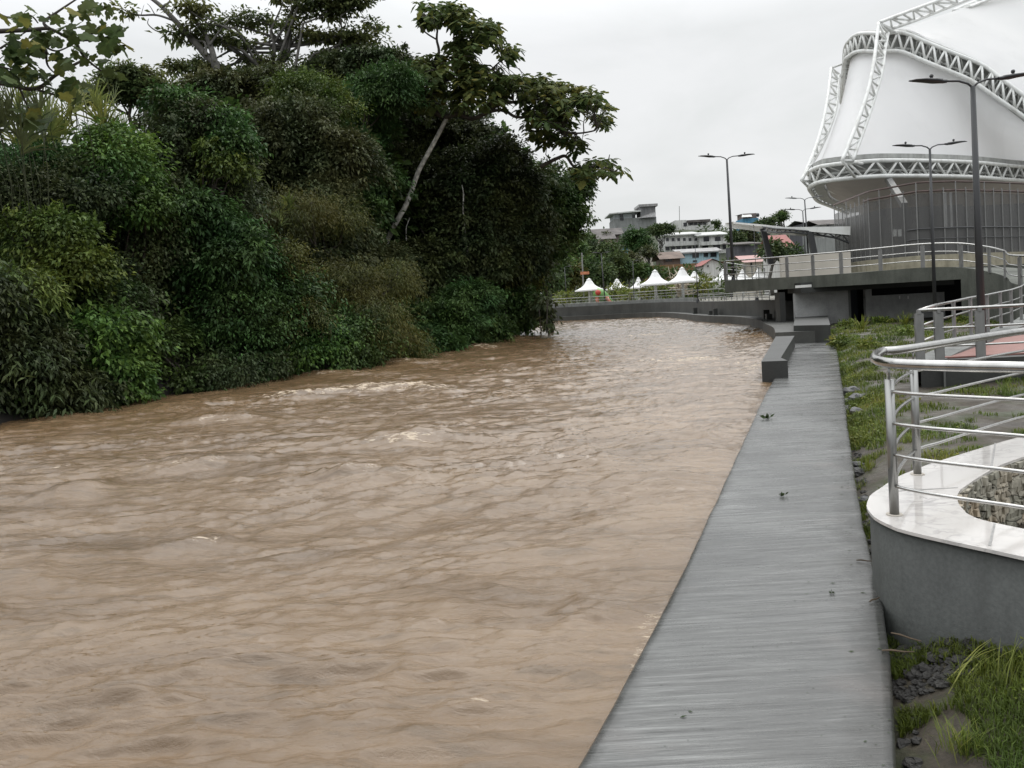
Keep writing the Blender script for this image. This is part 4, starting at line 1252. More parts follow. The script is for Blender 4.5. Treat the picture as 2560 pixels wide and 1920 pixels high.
def park_rail(a, b, Y0, Y1, zb, label, h=.95, n=12):
    p, q_ = at(Z3(*a), Y=Y0), at(Z3(*b), Y=Y1)
    base = [Vector((p.x + (q_.x - p.x) * k / 6, Y0 + (Y1 - Y0) * k / 6, zb)) for k in range(7)]
    railing('park_railing', label, 'railing', base, h, [k / n for k in range(n + 1)], (h, h * .66, h * .33), .032, .022, 'pipe', M_GALV, M_GALV)
park_rail((250, 1060), (1003, 1040), 90.5, 88.0, 1.47, 'long low steel park railing on the far wall under the leftmost tents', .9, 16)
park_rail((1010, 1000), (1600, 985), 86.0, 83.5, 1.76, 'taller steel railing on the raised wall in front of the middle tents', .85, 12)
park_rail((1600, 1010), (1885, 1000), 80, 76, 1.28, 'steel railing ending under the raised deck edge, right of the tallest tent', 1.15, 6)
park_rail((1640, 1015), (2300, 995), 74, 50, 1.42, 'low steel railing running under the raised deck along the river wall', .5, 14)
mb = MB()
a_, b_ = at(Z3(1010, 1000), Y=85.4), at(Z3(1600, 985), Y=83)
mb.add([(a_.x, 85.4, 1.0), (b_.x, 83, 1.0), (b_.x, 83, 1.75), (a_.x, 85.4, 1.75), (a_.x, 88, 1.0), (b_.x, 86, 1.0), (b_.x, 86, 1.75), (a_.x, 88, 1.75)], [(0, 1, 2, 3), (3, 2, 6, 7), (0, 3, 7, 4), (1, 5, 6, 2)])
tag(mb.build('terrace_wall', M_CONC), 'raised grey concrete wall below the tallest tents', 'wall')

fr_ = at(Z3(700, 950), Y=93)
frog = thing('frog_slide', 'green playground frog with red eyes beside the leftmost tent', 'play slide', (fr_.x, 93, 1.3))
gm, rm, om = plain('frog_green', (.16, .33, .10), .4, .2, 2), plain('frog_red', (.42, .05, .03), .4, .1), plain('frog_orange', (.45, .16, .10), .5, .2)
def fz(x, y, Y=93): return at(Z3(x, y), Y=Y)
body = [fz(672, 942), fz(700, 938), fz(735, 945), fz(775, 965), fz(815, 985), fz(850, 1015)]
mb = MB().tube(spline(body, 4), [.22 + .48 * math.sin(math.pi * min(1, (k + 3) / 21)) for k in range(21)], 12)
fb = mb.build('body', gm, frog, True)
for dx, dy in ((0, -1.05), (0, .5)):
    e = fz(710, 928)
    eye = MB().ball((e.x + dx, 93 + dy, e.z), .34, 10).build('eye', rm, frog, True)
for sx, ex in ((712, 722), (800, 845)):
    mb = MB().tube([fz(sx, 975, 92.6), fz((sx + ex) / 2 - 6, 1000, 92.2), fz(ex, 1022, 92.2)], [.25, .18, .15], 8)
    mb.build('leg', om, frog, True)

def shrub(p, rpx, Y, kind, label, seed, group='plants among the park tents', name='park_shrub', cat='shrub', base_z=1.3, **kw):
    c, r = px_blob(p, rpx, Y)
    a = dict(clump=.7, per=16, dens=.9, ll=.42, lw=.17, droop=.3, gap=.05); a.update(kw)
    return tree(name, label, cat, kind, [(c, r)], (c[0], c[1], base_z), tr=.07, seed=seed, group=group, **a)
shrub(Z3(890, 930), (9, 6), 95, 'park', 'yellow green shrub behind the frog, under the second tent', 1)
shrub(Z3(560, 950), (6, 5), 98, 'park', 'yellow green shrub left of the leftmost tent post', 2)
shrub(Z3(1180, 900), (9, 6), 96, 'park', 'light green shrub left of the middle tent post', 3)
shrub(Z3(1330, 895), (7, 6), 94, 'park', 'light green shrub right of the middle tent post', 4)
shrub(Z3(1700, 860), (8, 8), 96, 'park', 'yellow green shrub under the right end of the tent row', 5)
shrub(Z3(1850, 880), (6, 6), 84, 'yellow', 'small green shrub beside the deck end', 6)
shrub(Z3(1590, 905), (7, 7), 98, 'yellow', 'green shrub behind the tallest tent post', 7)
shrub(Z3(400, 970), (7, 5), 97, 'park', 'green shrub at the forest edge behind the park railing', 8)
shrub(Z3(985, 940), (5, 4), 92, 'park', 'small green shrub at the corner where the railing steps up', 9)
# pale dry branchwork sculpture under the tallest tent
c = at(Z3(1480, 930), Y=90)
sc_ = thing('pale_bush', 'dry pale branching bush under the tallest white tent', 'bush', (c.x, 90, 1.9))
rng = np.random.default_rng(4)
mb = MB()
for k in range(34):
    e = Vector((c.x + rng.normal() * 1.1, 90 + rng.normal() * .8, 2.2 + rng.random() * 3.3))
    mb.tube(wobble((c.x + rng.normal() * .2, 90, 2.0), tuple(e), 4, .12, rng), [.12, .1, .08, .06, .03], 5)
mb.build('branches', plain('pale_dry_wood', (.42, .37, .29), .8, .2), sc_)

# ------------------------------------------------------------------ the town on the hill
def hz(p, Y): return at(Z3(*p), Y=Y)
z3 = lambda p: ((p[0] - 520) / .1085, (p[1] - 192) / .1085)
CM = {}
def wallmat(name, c):
    if name not in CM: CM[name] = plain(name, c, .85, .12, .35, 0, 0, sc(c, .45))
    return CM[name]
M_ROOFG = plain('grey_sheet_roof', (.30, .30, .30), .6, .25, .5, .1, 0, (.16, .13, .11))
M_ROOFL = plain('light_sheet_roof', (.50, .51, .50), .5, .15, .5, .1, 0, (.30, .27, .24))
M_ROOFD = plain('dark_rusty_roof', (.10, .09, .085), .8, .4, .5)
M_ROOFR = plain('red_sheet_roof', (.24, .06, .05), .6, .3, .5)
M_ROOFB = plain('brown_roof', (.15, .11, .09), .8, .3, .5)
M_PANE = plain('dark_window', (.018, .02, .024), .15, .3, 1)
def house(label, x0, y0, x1, y1, Y, wm, roof=M_ROOFG, rtype='slab', wins=(), over=.5, depth=9, rh=1.2, skirt=8, name='house', roof_px=None, balcony=None):
    """a house whose front wall fills (x0,y0)-(x1,y1) of the photo crop at distance Y"""
    a_, b_ = hz((x0, y0), Y), hz((x1, y1), Y)
    xl, xr = a_.x, b_.x
    zt_, zb2 = (a_.z + hz((x1, y0), Y).z) / 2, min(b_.z, hz((x0, y1), Y).z)
    root = thing(name, label, 'house', ((xl + xr) / 2, Y, zb2), 'houses on the hill across the river')
    MB().box((xl, Y, zb2 - skirt), (xr, Y + depth, zt_)).build('wall', wm, root)
    if rtype == 'slab':
        MB().add([(xl - over, Y - over, zt_ + .003), (xr + over, Y - over, zt_ + .003), (xr + over, Y + depth, zt_ + rh), (xl - over, Y + depth, zt_ + rh),
                  (xl - over, Y - over, zt_ + .25), (xr + over, Y - over, zt_ + .25), (xr + over, Y + depth, zt_ + rh + .25), (xl - over, Y + depth, zt_ + rh + .25)],
                 [(0, 3, 2, 1), (4, 5, 6, 7), (0, 1, 5, 4), (1, 2, 6, 5), (2, 3, 7, 6), (3, 0, 4, 7)]).build('roof', roof, root)
    elif rtype == 'gable':           # ridge runs away from the viewer, offset peak
        xm = xl + (xr - xl) * .42
        MB().add([(xl - over, Y - over, zt_ - .1), (xm, Y - over, zt_ + rh), (xr + over, Y - over, zt_ - .1), (xl - over, Y + depth, zt_ - .1), (xm, Y + depth, zt_ + rh), (xr + over, Y + depth, zt_ - .1)],
                 [(0, 1, 4, 3), (1, 2, 5, 4)]).build('roof', roof, root)
        MB().add([(xl, Y + .01, zt_), (xr, Y + .01, zt_), (xm, Y + .01, zt_ + rh - .15)], [(0, 1, 2)]).build('gable', wm, root)
    elif rtype == 'side':            # ridge parallel to the front, slope faces the viewer
        MB().add([(xl - over, Y - over, zt_ - .1), (xr + over, Y - over, zt_ - .1), (xr + over, Y + depth * .5, zt_ + rh), (xl - over, Y + depth * .5, zt_ + rh), (xr + over, Y + depth + over, zt_ - .1), (xl - over, Y + depth + over, zt_ - .1)],
                 [(0, 1, 2, 3), (3, 2, 4, 5)]).build('roof', roof, root)
    for (wx0, wy0, wx1, wy1) in wins:
        p, q_ = hz((wx0, wy0), Y), hz((wx1, wy1), Y)
        o4 = lambda e, y: [Vector((p.x - e, y, q_.z - e)), Vector((q_.x + e, y, q_.z - e)), Vector((q_.x + e, y, p.z + e)), Vector((p.x - e, y, p.z + e))]
        fr2 = MB().loft([o4(.09, Y - .004), o4(.09, Y - .09), o4(.002, Y - .09), o4(.002, Y - .004)], True).build('window', wm, root)
        MB().box((p.x, Y - .03, q_.z + .003), (q_.x, Y - .003, p.z - .003)).build('pane', M_PANE, fr2)
    if balcony:
        for (bx0, by0, bx1, by1) in balcony:
            p, q_ = hz((bx0, by0), Y), hz((bx1, by1), Y)
            MB().box((p.x, Y - 1.2, q_.z), (q_.x, Y - .005, p.z)).build('balcony', wm, root)
    return root
W_GREY, W_WHITE, W_BLUE, W_PINK, W_CREAM = wallmat('grey_block_wall', (.24, .25, .245)), wallmat('dirty_white_wall', (.56, .56, .54)), wallmat('light_blue_wall', (.42, .60, .67)), wallmat('pinkish_wall', (.48, .36, .31)), wallmat('cream_wall', (.50, .47, .40))
W_DARK, W_DBLUE = wallmat('dark_grey_wall', (.085, .085, .095)), wallmat('strong_blue_wall', (.10, .27, .42))
def grid(x0, x1, n, y0, y1, w):
    return [(x0 + (x1 - x0 - w) * k / max(n - 1, 1), y0, x0 + (x1 - x0 - w) * k / max(n - 1, 1) + w, y1) for k in range(n)]
tb = house('tall unpainted grey block building on the hilltop with a tower room', 865, 238, 1262, 360, 300, W_GREY, M_ROOFG, 'none', [(920, 236, 955, 262)], depth=14)
p, q_ = hz((865, 205), 300), hz((1062, 240), 300)
MB().box((p.x, 300.3, q_.z), (q_.x, 312, p.z)).build('attic', wallmat('pale_blue_grey_wall', (.42, .45, .47)), tb)
for x0, x1 in ((918, 952), (1035, 1066)):
    a_, b_ = hz((x0, 206), 300), hz((x1, 238), 300)
    MB().box((a_.x, 300.15, b_.z), (b_.x, 300.28, a_.z)).build('window', M_PANE, tb)
mb = MB(); a_, b_ = hz((822, 208), 299), hz((1110, 182), 299); c_ = hz((1110, 176), 299)
mb.add([(a_.x, 298, a_.z), (b_.x, 298, b_.z), (b_.x, 314, b_.z), (a_.x, 314, a_.z), (a_.x, 298, a_.z + .4), (b_.x, 298, b_.z + .5), (b_.x, 314, b_.z + .5), (a_.x, 314, a_.z + .4)],
       [(0, 3, 2, 1), (4, 5, 6, 7), (0, 1, 5, 4), (1, 2, 6, 5), (2, 3, 7, 6), (3, 0, 4, 7)])
mb.build('roof', M_ROOFL, tb)
a_, b_ = hz((1108, 130), 299.5), hz((1252, 240), 299.5)
MB().box((a_.x, 299.5, b_.z), (b_.x, 309, a_.z)).build('tower_room', wallmat('tower_block_wall', (.20, .20, .205)), tb)
a_, b_ = hz((1092, 116), 299), hz((1268, 128), 299)
MB().box((a_.x, 298.5, b_.z), (b_.x, 310, a_.z)).build('tower_roof', M_ROOFG, tb)
a_, b_ = hz((1068, 192), 299.2), hz((1245, 232), 299.2)
MB().add([(a_.x, 299.3, b_.z), (b_.x, 297.5, b_.z), (b_.x, 299.3, a_.z)], [(0, 1, 2)]).build('lean_roof', M_ROOFG, tb)
house('dark roofed pinkish house left of the big hill tree', 742, 432, 850, 500, 235, W_PINK, M_ROOFD, 'side', [(735, 448, 790, 478)], 1.2, 9, 2.2)
house('house with a wide dark sheet roof left of the tall grey building', 672, 395, 930, 440, 262, wallmat('dark_brick_wall', (.16, .13, .12)), M_ROOFD, 'side', [(700, 405, 730, 425), (850, 405, 890, 430)], 1.0, 10, 2.5)  # dark brown brick with grime streaks
wt = house('flat white house with an open roof terrace room on the hilltop', 1428, 308, 1790, 352, 290, W_WHITE, M_ROOFL, 'none', [], .3, 10)
a_, b_ = hz((1428, 262), 290), hz((1536, 312), 290)
MB().box((a_.x, 290.02, b_.z - .2), (b_.x, 298, a_.z)).build('side_room', W_WHITE, wt)
for x0 in (1505,): MB().box((hz((x0, 283), 290).x, 289.9, hz((x0, 318), 290).z), (hz((x0 + 28, 283), 290).x, 290.0, hz((x0, 283), 290).z)).build('window', M_PANE, wt)
a_, b_ = hz((1536, 262), 290), hz((1752, 268), 290)
MB().box((a_.x, 289.5, b_.z - .15), (b_.x, 297, a_.z)).build('terrace_roof', M_ROOFD, wt)
a_, b_ = hz((1540, 278), 292), hz((1760, 312), 292)
MB().box((a_.x, 292.0, b_.z - .2), (b_.x, 296, a_.z)).build('terrace_room', wallmat('bright_white_wall', (.68, .68, .66)), wt)
for x0 in (1565, 1606, 1650, 1692):
    a_, b_ = hz((x0, 284), 291.8), hz((x0 + 26, 304), 291.8)
    MB().box((a_.x, 291.7, b_.z), (b_.x, 291.98, a_.z)).build('window', M_PANE, wt)
for x0 in (1538, 1750):
    MB().box((hz((x0, 268), 290).x, 289.7, hz((x0, 312), 290).z), (hz((x0, 268), 290).x + .25, 289.95, hz((x0, 268), 290).z)).build('terrace_post', W_WHITE, wt)
rh_ = house('small house with a blue lower wall perched highest at right of the hilltop', 2050, 242, 2200, 300, 270, W_DBLUE, M_ROOFG, 'none', [], .5, 8)
a_, b_ = hz((2045, 200), 270), hz((2185, 243), 270)
MB().box((a_.x + .4, 270.3, b_.z), (b_.x, 277, a_.z)).build('upper_room', wallmat('dark_brick_room', (.17, .14, .13)), rh_)
a_, b_ = hz((2030, 196), 270), hz((2195, 190), 270); c_ = hz((2040, 236), 270)
MB().add([(a_.x, 268.6, c_.z), (b_.x - 2.5, 268.6, c_.z), (b_.x - 2.2, 271, b_.z), (a_.x + 1, 271, b_.z), (b_.x, 277, b_.z), (a_.x, 277, b_.z)], [(0, 1, 2, 3), (3, 2, 4, 5)]).build('roof', M_ROOFL, rh_)
MB().ball(tuple(hz((2192, 212), 269)), .55, 10, (1, 1, 1.3)).build('water_tank', M_DARKMETAL, rh_, True)
house('long white two storey tenement, left half behind the big hill tree', 1330, 400, 1640, 560, 225, W_WHITE, M_ROOFL, 'slab', grid(1345, 1632, 6, 425, 452, 27) + grid(1340, 1632, 6, 500, 535, 38), 1.0, 10, 1.4, balcony=[(1325, 470, 1645, 488)])
house('white two storey tenement with big dark windows in the middle of the hill', 1655, 402, 1905, 560, 222, W_WHITE, M_ROOFL, 'slab', [(1690, 412, 1745, 455), (1795, 412, 1850, 452), (1680, 490, 1735, 530), (1780, 490, 1845, 530), (1865, 485, 1900, 525)], 1.0, 10, 1.6, balcony=[(1650, 465, 1908, 482)])
house('light blue house with a grey sheet roof above the tents', 1475, 560, 1838, 672, 190, W_BLUE, M_ROOFG, 'slab', [(1505, 578, 1518, 610), (1585, 565, 1650, 606), (1690, 562, 1735, 598), (1752, 560, 1812, 598), (1592, 630, 1632, 645)], .8, 5, 1.1)
house('brown roofed low house left of the light blue house', 1318, 612, 1478, 660, 186, wallmat('brown_wall', (.17, .13, .11)), M_ROOFB, 'side', [(1340, 618, 1400, 640)], 1.0, 9, 1.8)
house('small white house with a red gable roof nearest the tents', 1692, 668, 1880, 705, 150, W_WHITE, M_ROOFR, 'gable', [(1722, 676, 1740, 690)], .5, 8, 1.1)
house('dark grey house behind the deck lamp', 2010, 485, 2225, 620, 175, W_DARK, M_ROOFD, 'slab', [(2040, 520, 2070, 545)], .6, 10, 1.0)
house('long low grey house with a row of windows left of the mesh screen', *z3(Z2(330, 808)), *z3(Z2(600, 835)), 165, W_GREY, M_ROOFD, 'side', [(*z3(Z2(x_, 812)), *z3(Z2(x_ + 28, 832))) for x_ in (390, 480, 555)], .5, 10, 1.3)
house('wide grey sheet roofed building beside the stadium tip', *z3(Z2(215, 790)), *z3(Z2(420, 830)), 185, W_DARK, M_ROOFG, 'side', [], .8, 12, 1.0)
a_, b_ = Z2(-30, 1020), Z2(60, 1075)
house('small white house with a faded red roof behind the canopy columns', *z3(Z2(-40, 1030)), *z3(Z2(60, 1075)), 118, W_WHITE, M_ROOFR, 'side', [], .8, 8, 2.2)
house('pale house with flat pink roof behind the deck railing', 2080, 640, 2230, 690, 130, W_CREAM, plain('pink_roof', (.38, .22, .20), .6, .2), 'side', [(2120, 650, 2140, 675)], .6, 8, 1.2)
house('little blue shack under the big hill tree', 955, 498, 1015, 545, 215, W_DBLUE, M_ROOFG, 'slab', [(970, 510, 985, 530)], .4, 6, .5)
house('pale low house among the trees under the big hill tree', 1130, 565, 1225, 600, 200, W_CREAM, M_ROOFL, 'slab', [(1150, 575, 1170, 592)], .6, 6, .6)
o = MB().tube([hz((1468, 130), 300), hz((1470, 262), 300)], .12, 5).build('antenna_mast', M_GALV); tag(o, 'thin antenna mast above the white hilltop house', 'antenna')
# earth strip below the blue house
a_, b_ = hz((1090, 700), 182), hz((1930, 668), 182)
tag(MB().box((a_.x, 182, a_.z - 6), (b_.x, 183, a_.z + .35)).build('earth_bank_wall', plain('orange_earth', (.19, .11, .055), .95, .3, .6)), 'orange brown earth retaining wall under the blue house', 'wall')

HT = [((1060, 450), (17, 16), 205, 'blue', 'big dark green tree in the middle of the hill below the tall grey building'),
      ((1320, 345), (17, 6), 215, 'hill', 'wide flat crowned tree spreading over the white tenement roof'),
      ((600, 470), (16, 14), 180, 'deep', 'dark tree at the left end of the hill, against the forest edge'),
      ((680, 560), (15, 16), 165, 'hill', 'bushy tree under the pinkish house'),
      ((480, 560), (16, 20), 150, 'deep', 'tall dark tree behind the hanging vines'),
      ((850, 560), (14, 12), 170, 'hill', 'round tree left of the big hill tree'),
      ((900, 670), (17, 14), 140, 'hill', 'broad tree behind the second white tent'),
      ((1000, 620), (13, 10), 150, 'brown', 'brownish tree right of the single-arm lamp'),
      ((640, 720), (19, 16), 135, 'deep', 'broad dark tree directly behind the leftmost tent'),
      ((420, 760), (18, 17), 128, 'olive', 'olive tree at the park edge behind the single-arm lamp'),
      ((770, 760), (12, 12), 130, 'hill', 'tree between the leftmost and second tents'),
      ((1120, 720), (12, 8), 140, 'deep', 'low dark tree behind the small hidden tent'),
      ((1250, 735), (11, 5), 150, 'hill', 'low tree left of the orange earth wall'),
      ((1420, 745), (12, 4.5), 140, 'deep', 'dark hedge tree between the two large tents'),
      ((1600, 765), (9, 3.5), 145, 'hill', 'low tree behind the tallest tent'),
      ((1200, 545), (8, 6), 190, 'brown', 'thin greyish tree right of the big hill tree trunk'),
      ((1990, 430), (9, 9), 190, 'hill', 'feathery tree right of the white tenement'),
      ((2100, 390), (12, 10), 200, 'brown', 'tree below the blue walled hilltop house'),
      ((1950, 690), (5, 6), 130, 'deep', 'dark tree right of the red gable roof'),
      ((2260, 300), (14, 7), 210, 'hill', 'tree behind the thin end of the canopy'),
      ((2400, 225), (9, 5), 215, 'deep', 'tree above the long grey house by the stadium'),
      ((2330, 520), (13, 8), 110, 'hill', 'dark tree between the canopy columns'),
      ((2480, 540), (13, 7), 115, 'deep', 'dark tree under the canopy close to the mesh screen'),
      ((2420, 200), (2.2, 2.6), 220, 'brown', 'small thin tree on the skyline near the stadium tip'),
      ((790, 420), (7, 6), 240, 'brown', 'small tree beside the dark roofed houses'),
      ((1790, 300), (6, 4), 300, 'hill', 'small tree right of the white terrace house'),
      ((300, 640), (18, 22), 122, 'deep', 'tall dark tree at the forest edge, left of all park lamps'),
      ((250, 850), (18, 12), 118, 'hill', 'bush mass behind the leftmost half hidden tent')]
for k, (p, r, Y, kind, lab) in enumerate(HT):
    c, rr_ = px_blob(Z3(*p), (r[0] * .74, r[1] * .74), Y)
    blobs = [(c, rr_)]
    g_ = np.random.default_rng(k)
    for _ in range(3):
        o_ = g_.normal(size=3) * .5
        blobs.append(((c[0] + o_[0] * rr_[0], c[1] + o_[1] * 2, c[2] + o_[2] * rr_[2] * .7), (rr_[0] * .6, rr_[1] * .6, rr_[2] * .6)))
    bz = 1.2 if Y < 140 else float(hill_z(c[0], Y)) - .5
    tree('hill_tree', lab, 'tree', kind, blobs, (c[0], c[1] + 1, min(bz, c[2] - rr_[2])), M_BARKGREY, .32, k, 'trees on the town hill', clump=.95, per=20, dens=.75, ll=.62, lw=.32, droop=.2, gap=.1)
# the rest of the hill's scrub
rng = np.random.default_rng(77)
n = 420
P = np.stack([rng.uniform(-170, 260, n), rng.uniform(142, 330, n)], 1)
bl = [((x, y, float(hill_z(x, y)) + .3), (1.6 + 2.2 * rng.random(), 2.2, 1.0 + 1.0 * rng.random())) for x, y in P]
V, T = blob_leaves(bl, rng, clump=1.7, per=8, dens=.7, ll=1.1, lw=.55, droop=.2)
o = foliage('hillside_scrub', V, T, LM['hill'], None); tag(o, 'dark green scrub covering the hillside between houses', 'scrub', kind='stuff')

# ------------------------------------------------------------------ the forest on the left bank
GB = 'trees and bushes of the forested left bank'
def fp_(px, py=None):                                         # a point on the bank soil below pixel column px
    for i in range(len(BL) - 1):
        pass
    return None
def ftree(label, name, kind, parts, seed, cat='tree', base=None, bark=None, tr=.14, **kw):
    """parts: (pixel x, pixel y, half-width, half-height, distance) of each mass of leaves"""
    blobs = []
    nmain = len(parts)
    for (x, y, rx, ry, Y) in parts:
        blobs.append(px_blob((x, y), (rx * .80, ry * .80), Y))
    if base is None:
        c = blobs[0][0]
        base = (c[0] - .3, c[1] + .8, -.1)
    else:
        q_ = at(base[:2], Y=base[2])
        base = (q_.x, q_.y, q_.z)
    g2_ = np.random.default_rng(seed + 900)
    for c, r in list(blobs):
        if min(r) < .5: continue
        for _ in range(kw.pop('sats', 6)):
            d_ = unit(g2_.normal(size=(1, 3)))[0]; d_[1] = -abs(d_[1])
            k_ = .22 + .24 * g2_.random()
            blobs.append((tuple(np.array(c) + d_ * np.array(r) * .85), tuple(np.array(r) * k_)))
    a = dict(clump=.5, per=30, dens=1.0, ll=.20, lw=.095, droop=.35, gap=.04); a.update(kw)
    a['ll'] *= .73; a['lw'] *= .72; a['per'] = int(a['per'] * 1.55)
    return tree(name, label, cat, kind, blobs, base, bark, tr, seed, GB, nlimb=nmain, sprays=a.pop('sprays', 34), **a)

bush = lambda lab, kind, parts, seed, **kw: ftree(lab, 'riverside_bush', kind, parts, seed, 'bush', **kw)
# front row, its leaves hanging to the water
bush('dark bush with drooping ferny leaves at the left picture edge, touching the water', 'ivy', [(18, 375, 45, 48, 19.5), (62, 400, 42, 30, 20), (-10, 320, 40, 60, 19.2)], 1, ll=.26, lw=.075, droop=.55)
bush('fresh green bush overhanging the left waterline, right of the ferny bush', 'bright', [(112, 345, 36, 40, 21.5), (128, 385, 16, 28, 21.6)], 2, ll=.22, lw=.11, droop=.5, dens=.9)
bush('pale ferny spray at the left picture edge above the dark water bush', 'yellow', [(20, 292, 32, 24, 19.6)], 3, ll=.30, lw=.06, droop=.5, dens=.9)
bush('yellow green shrub halfway up the left edge of the forest', 'yellow', [(48, 235, 46, 28, 21.5), (80, 270, 32, 24, 21.4)], 4, ll=.18, droop=.4)
bush('dull green ivy mass below the cane fronds at far left', 'ivy', [(70, 195, 55, 34, 23), (10, 200, 40, 45, 22.5), (105, 300, 50, 45, 23)], 5, sprays=12)
bush('dark leafy bush between the fresh green bush and the black hollow', 'deep', [(80, 320, 55, 55, 22.5), (60, 375, 50, 40, 22)], 6)
ftree('bright green rounded tree at upper left, lightest crown of the forest', 'leafy_tree', 'bright', [(122, 165, 38, 36, 24.5), (140, 205, 25, 24, 24.3), (108, 140, 26, 16, 24.6)], 7, ll=.20, lw=.10, dens=1.15, droop=.4)
bush('dark hanging mass of vines right of the black hollow', 'ivy', [(212, 340, 40, 60, 27.5), (232, 300, 40, 45, 27.5)], 8, ll=.20, lw=.10, droop=.6)
bush('dark bush at the back of the black hollow by the water', 'deep', [(165, 352, 30, 44, 24.6), (190, 385, 22, 14, 24.2)], 9, dens=.9)
ftree('broad tree with light tipped drooping leaf sprays, left of the forest centre', 'leafy_tree', 'blue', [(190, 225, 58, 34, 26.5), (232, 262, 48, 30, 26.5), (175, 262, 40, 22, 26.3)], 10, ll=.26, lw=.10, droop=.55)
bush('green bush drooping over the waterline below the brown bamboo', 'bright', [(300, 358, 38, 30, 28.4), (320, 340, 26, 22, 28.6)], 11, ll=.18, dens=.8, droop=.5)
bush('dark green bush left of the green drooping waterline bush', 'blue', [(262, 350, 38, 52, 28), (280, 300, 42, 42, 28.5)], 12, ll=.2)
bush('dark shaded bush near the waterline under the bamboo', 'deep', [(345, 340, 45, 35, 30.5), (395, 350, 38, 26, 34)], 13, ll=.18)
for k, (lab, prt, kind) in enumerate([
        ('olive feathery bamboo clump drooping toward the river, lowest of three', [(372, 325, 42, 32, 31.5), (398, 345, 34, 22, 33.5)], 'olive'),
        ('olive feathery bamboo clump in the middle of the forest slope', [(345, 288, 42, 32, 32), (395, 282, 26, 20, 34)], 'olive'),
        ('brownish feathery bamboo clump high on the slope beside the pale trunk', [(332, 218, 36, 22, 34), (296, 215, 34, 26, 32)], 'olive')]):
    bush(lab, kind, prt, 20 + k, ll=.22, lw=.035, per=44, droop=.75, clump=.6, dens=1.15, upbias=.5)
bush('dark undergrowth behind the bamboo clumps', 'brown', [(320, 250, 66, 50, 36), (378, 268, 40, 24, 40), (290, 280, 50, 50, 33)], 24, ll=.26, lw=.12)
bush('layered dark green shrub reaching over the water at the right of the bamboo', 'blue', [(445, 322, 42, 24, 40), (470, 300, 34, 20, 42), (425, 345, 36, 20, 38.5)], 25, ll=.30, lw=.10, droop=.3, flat=.3)
bush('small leaved dark bush at the right tip of the forest above the waterline', 'deep', [(508, 312, 32, 28, 50), (526, 302, 14, 26, 53), (482, 330, 32, 20, 46)], 26, ll=.30, lw=.16)
bush('olive bush lit green at the right tip of the forest', 'olive', [(528, 268, 14, 28, 53), (505, 270, 24, 30, 51)], 27, ll=.30, lw=.13)

# middle row
ftree('dark round tree with a fresh green rim, left of the forest centre', 'leafy_tree', 'ivy', [(190, 150, 50, 50, 28.5), (215, 195, 48, 40, 28.5), (165, 205, 30, 30, 28)], 30, ll=.2)
bush('fresh green creeper draped over the dark round tree', 'blue', [(178, 103, 34, 13, 28.2), (215, 122, 34, 13, 28), (235, 145, 18, 18, 27.8)], 31, ll=.24, lw=.12, dens=.8)
bush('yellowish sprig growing beside the single green cane in the middle', 'yellow', [(212, 150, 16, 9, 27), (228, 170, 18, 16, 27)], 32, ll=.2, dens=.55)
ftree('broad greyish brown tree in the middle of the forest', 'leafy_tree', 'brown', [(285, 140, 62, 44, 37), (330, 165, 50, 38, 37), (262, 185, 44, 34, 36)], 33, ll=.30, lw=.12)
ftree('lighter green rounded crown at the centre top of the forest', 'leafy_tree', 'yellow', [(308, 92, 36, 20, 39), (330, 110, 36, 18, 39)], 34, ll=.22, lw=.08, dens=.9)
ftree('deep green tree behind the light rounded crown', 'leafy_tree', 'blue', [(362, 118, 40, 36, 44), (350, 155, 32, 34, 42), (388, 90, 30, 28, 42)], 35, ll=.30)
ftree('fresh green tree left of the pale leaning trunk', 'leafy_tree', 'blue', [(366, 178, 32, 30, 42), (352, 212, 30, 24, 40)], 36, ll=.30, lw=.13)
bush('dark thicket filling the forest behind the leaning trunk', 'ivy', [(430, 205, 48, 64, 50), (470, 240, 50, 60, 48.5), (425, 275, 40, 40, 46)], 37, ll=.34, lw=.16)
bush('ivy covered dark thicket right of the leaning trunk', 'ivy', [(500, 190, 44, 60, 49), (520, 235, 40, 50, 51), (465, 190, 44, 48, 49)], 38, ll=.34, lw=.17)
vt = lambda x, y, Y, L: (tuple(at((x, y), Y=Y)), L, .35)
ftree('tall dark tree at the right end of the forest with hanging vines', 'leafy_tree', 'deep', [(550, 195, 30, 36, 53), (568, 215, 16, 28, 53.5), (542, 238, 20, 26, 53), (578, 186, 13, 17, 54), (560, 245, 8, 14, 53.2)], 39, ll=.34, lw=.17, gap=.2, dens=.85, sprays=22,
      vines=[vt(548, 255, 53, 2.6), vt(557, 258, 53.5, 2.2), vt(565, 240, 53.5, 1.8), vt(541, 255, 53, 2.4)])
bush('dark undergrowth at the waterline right of the layered shrub', 'deep', [(405, 330, 50, 34, 40), (455, 345, 36, 16, 43)], 40, ll=.26)

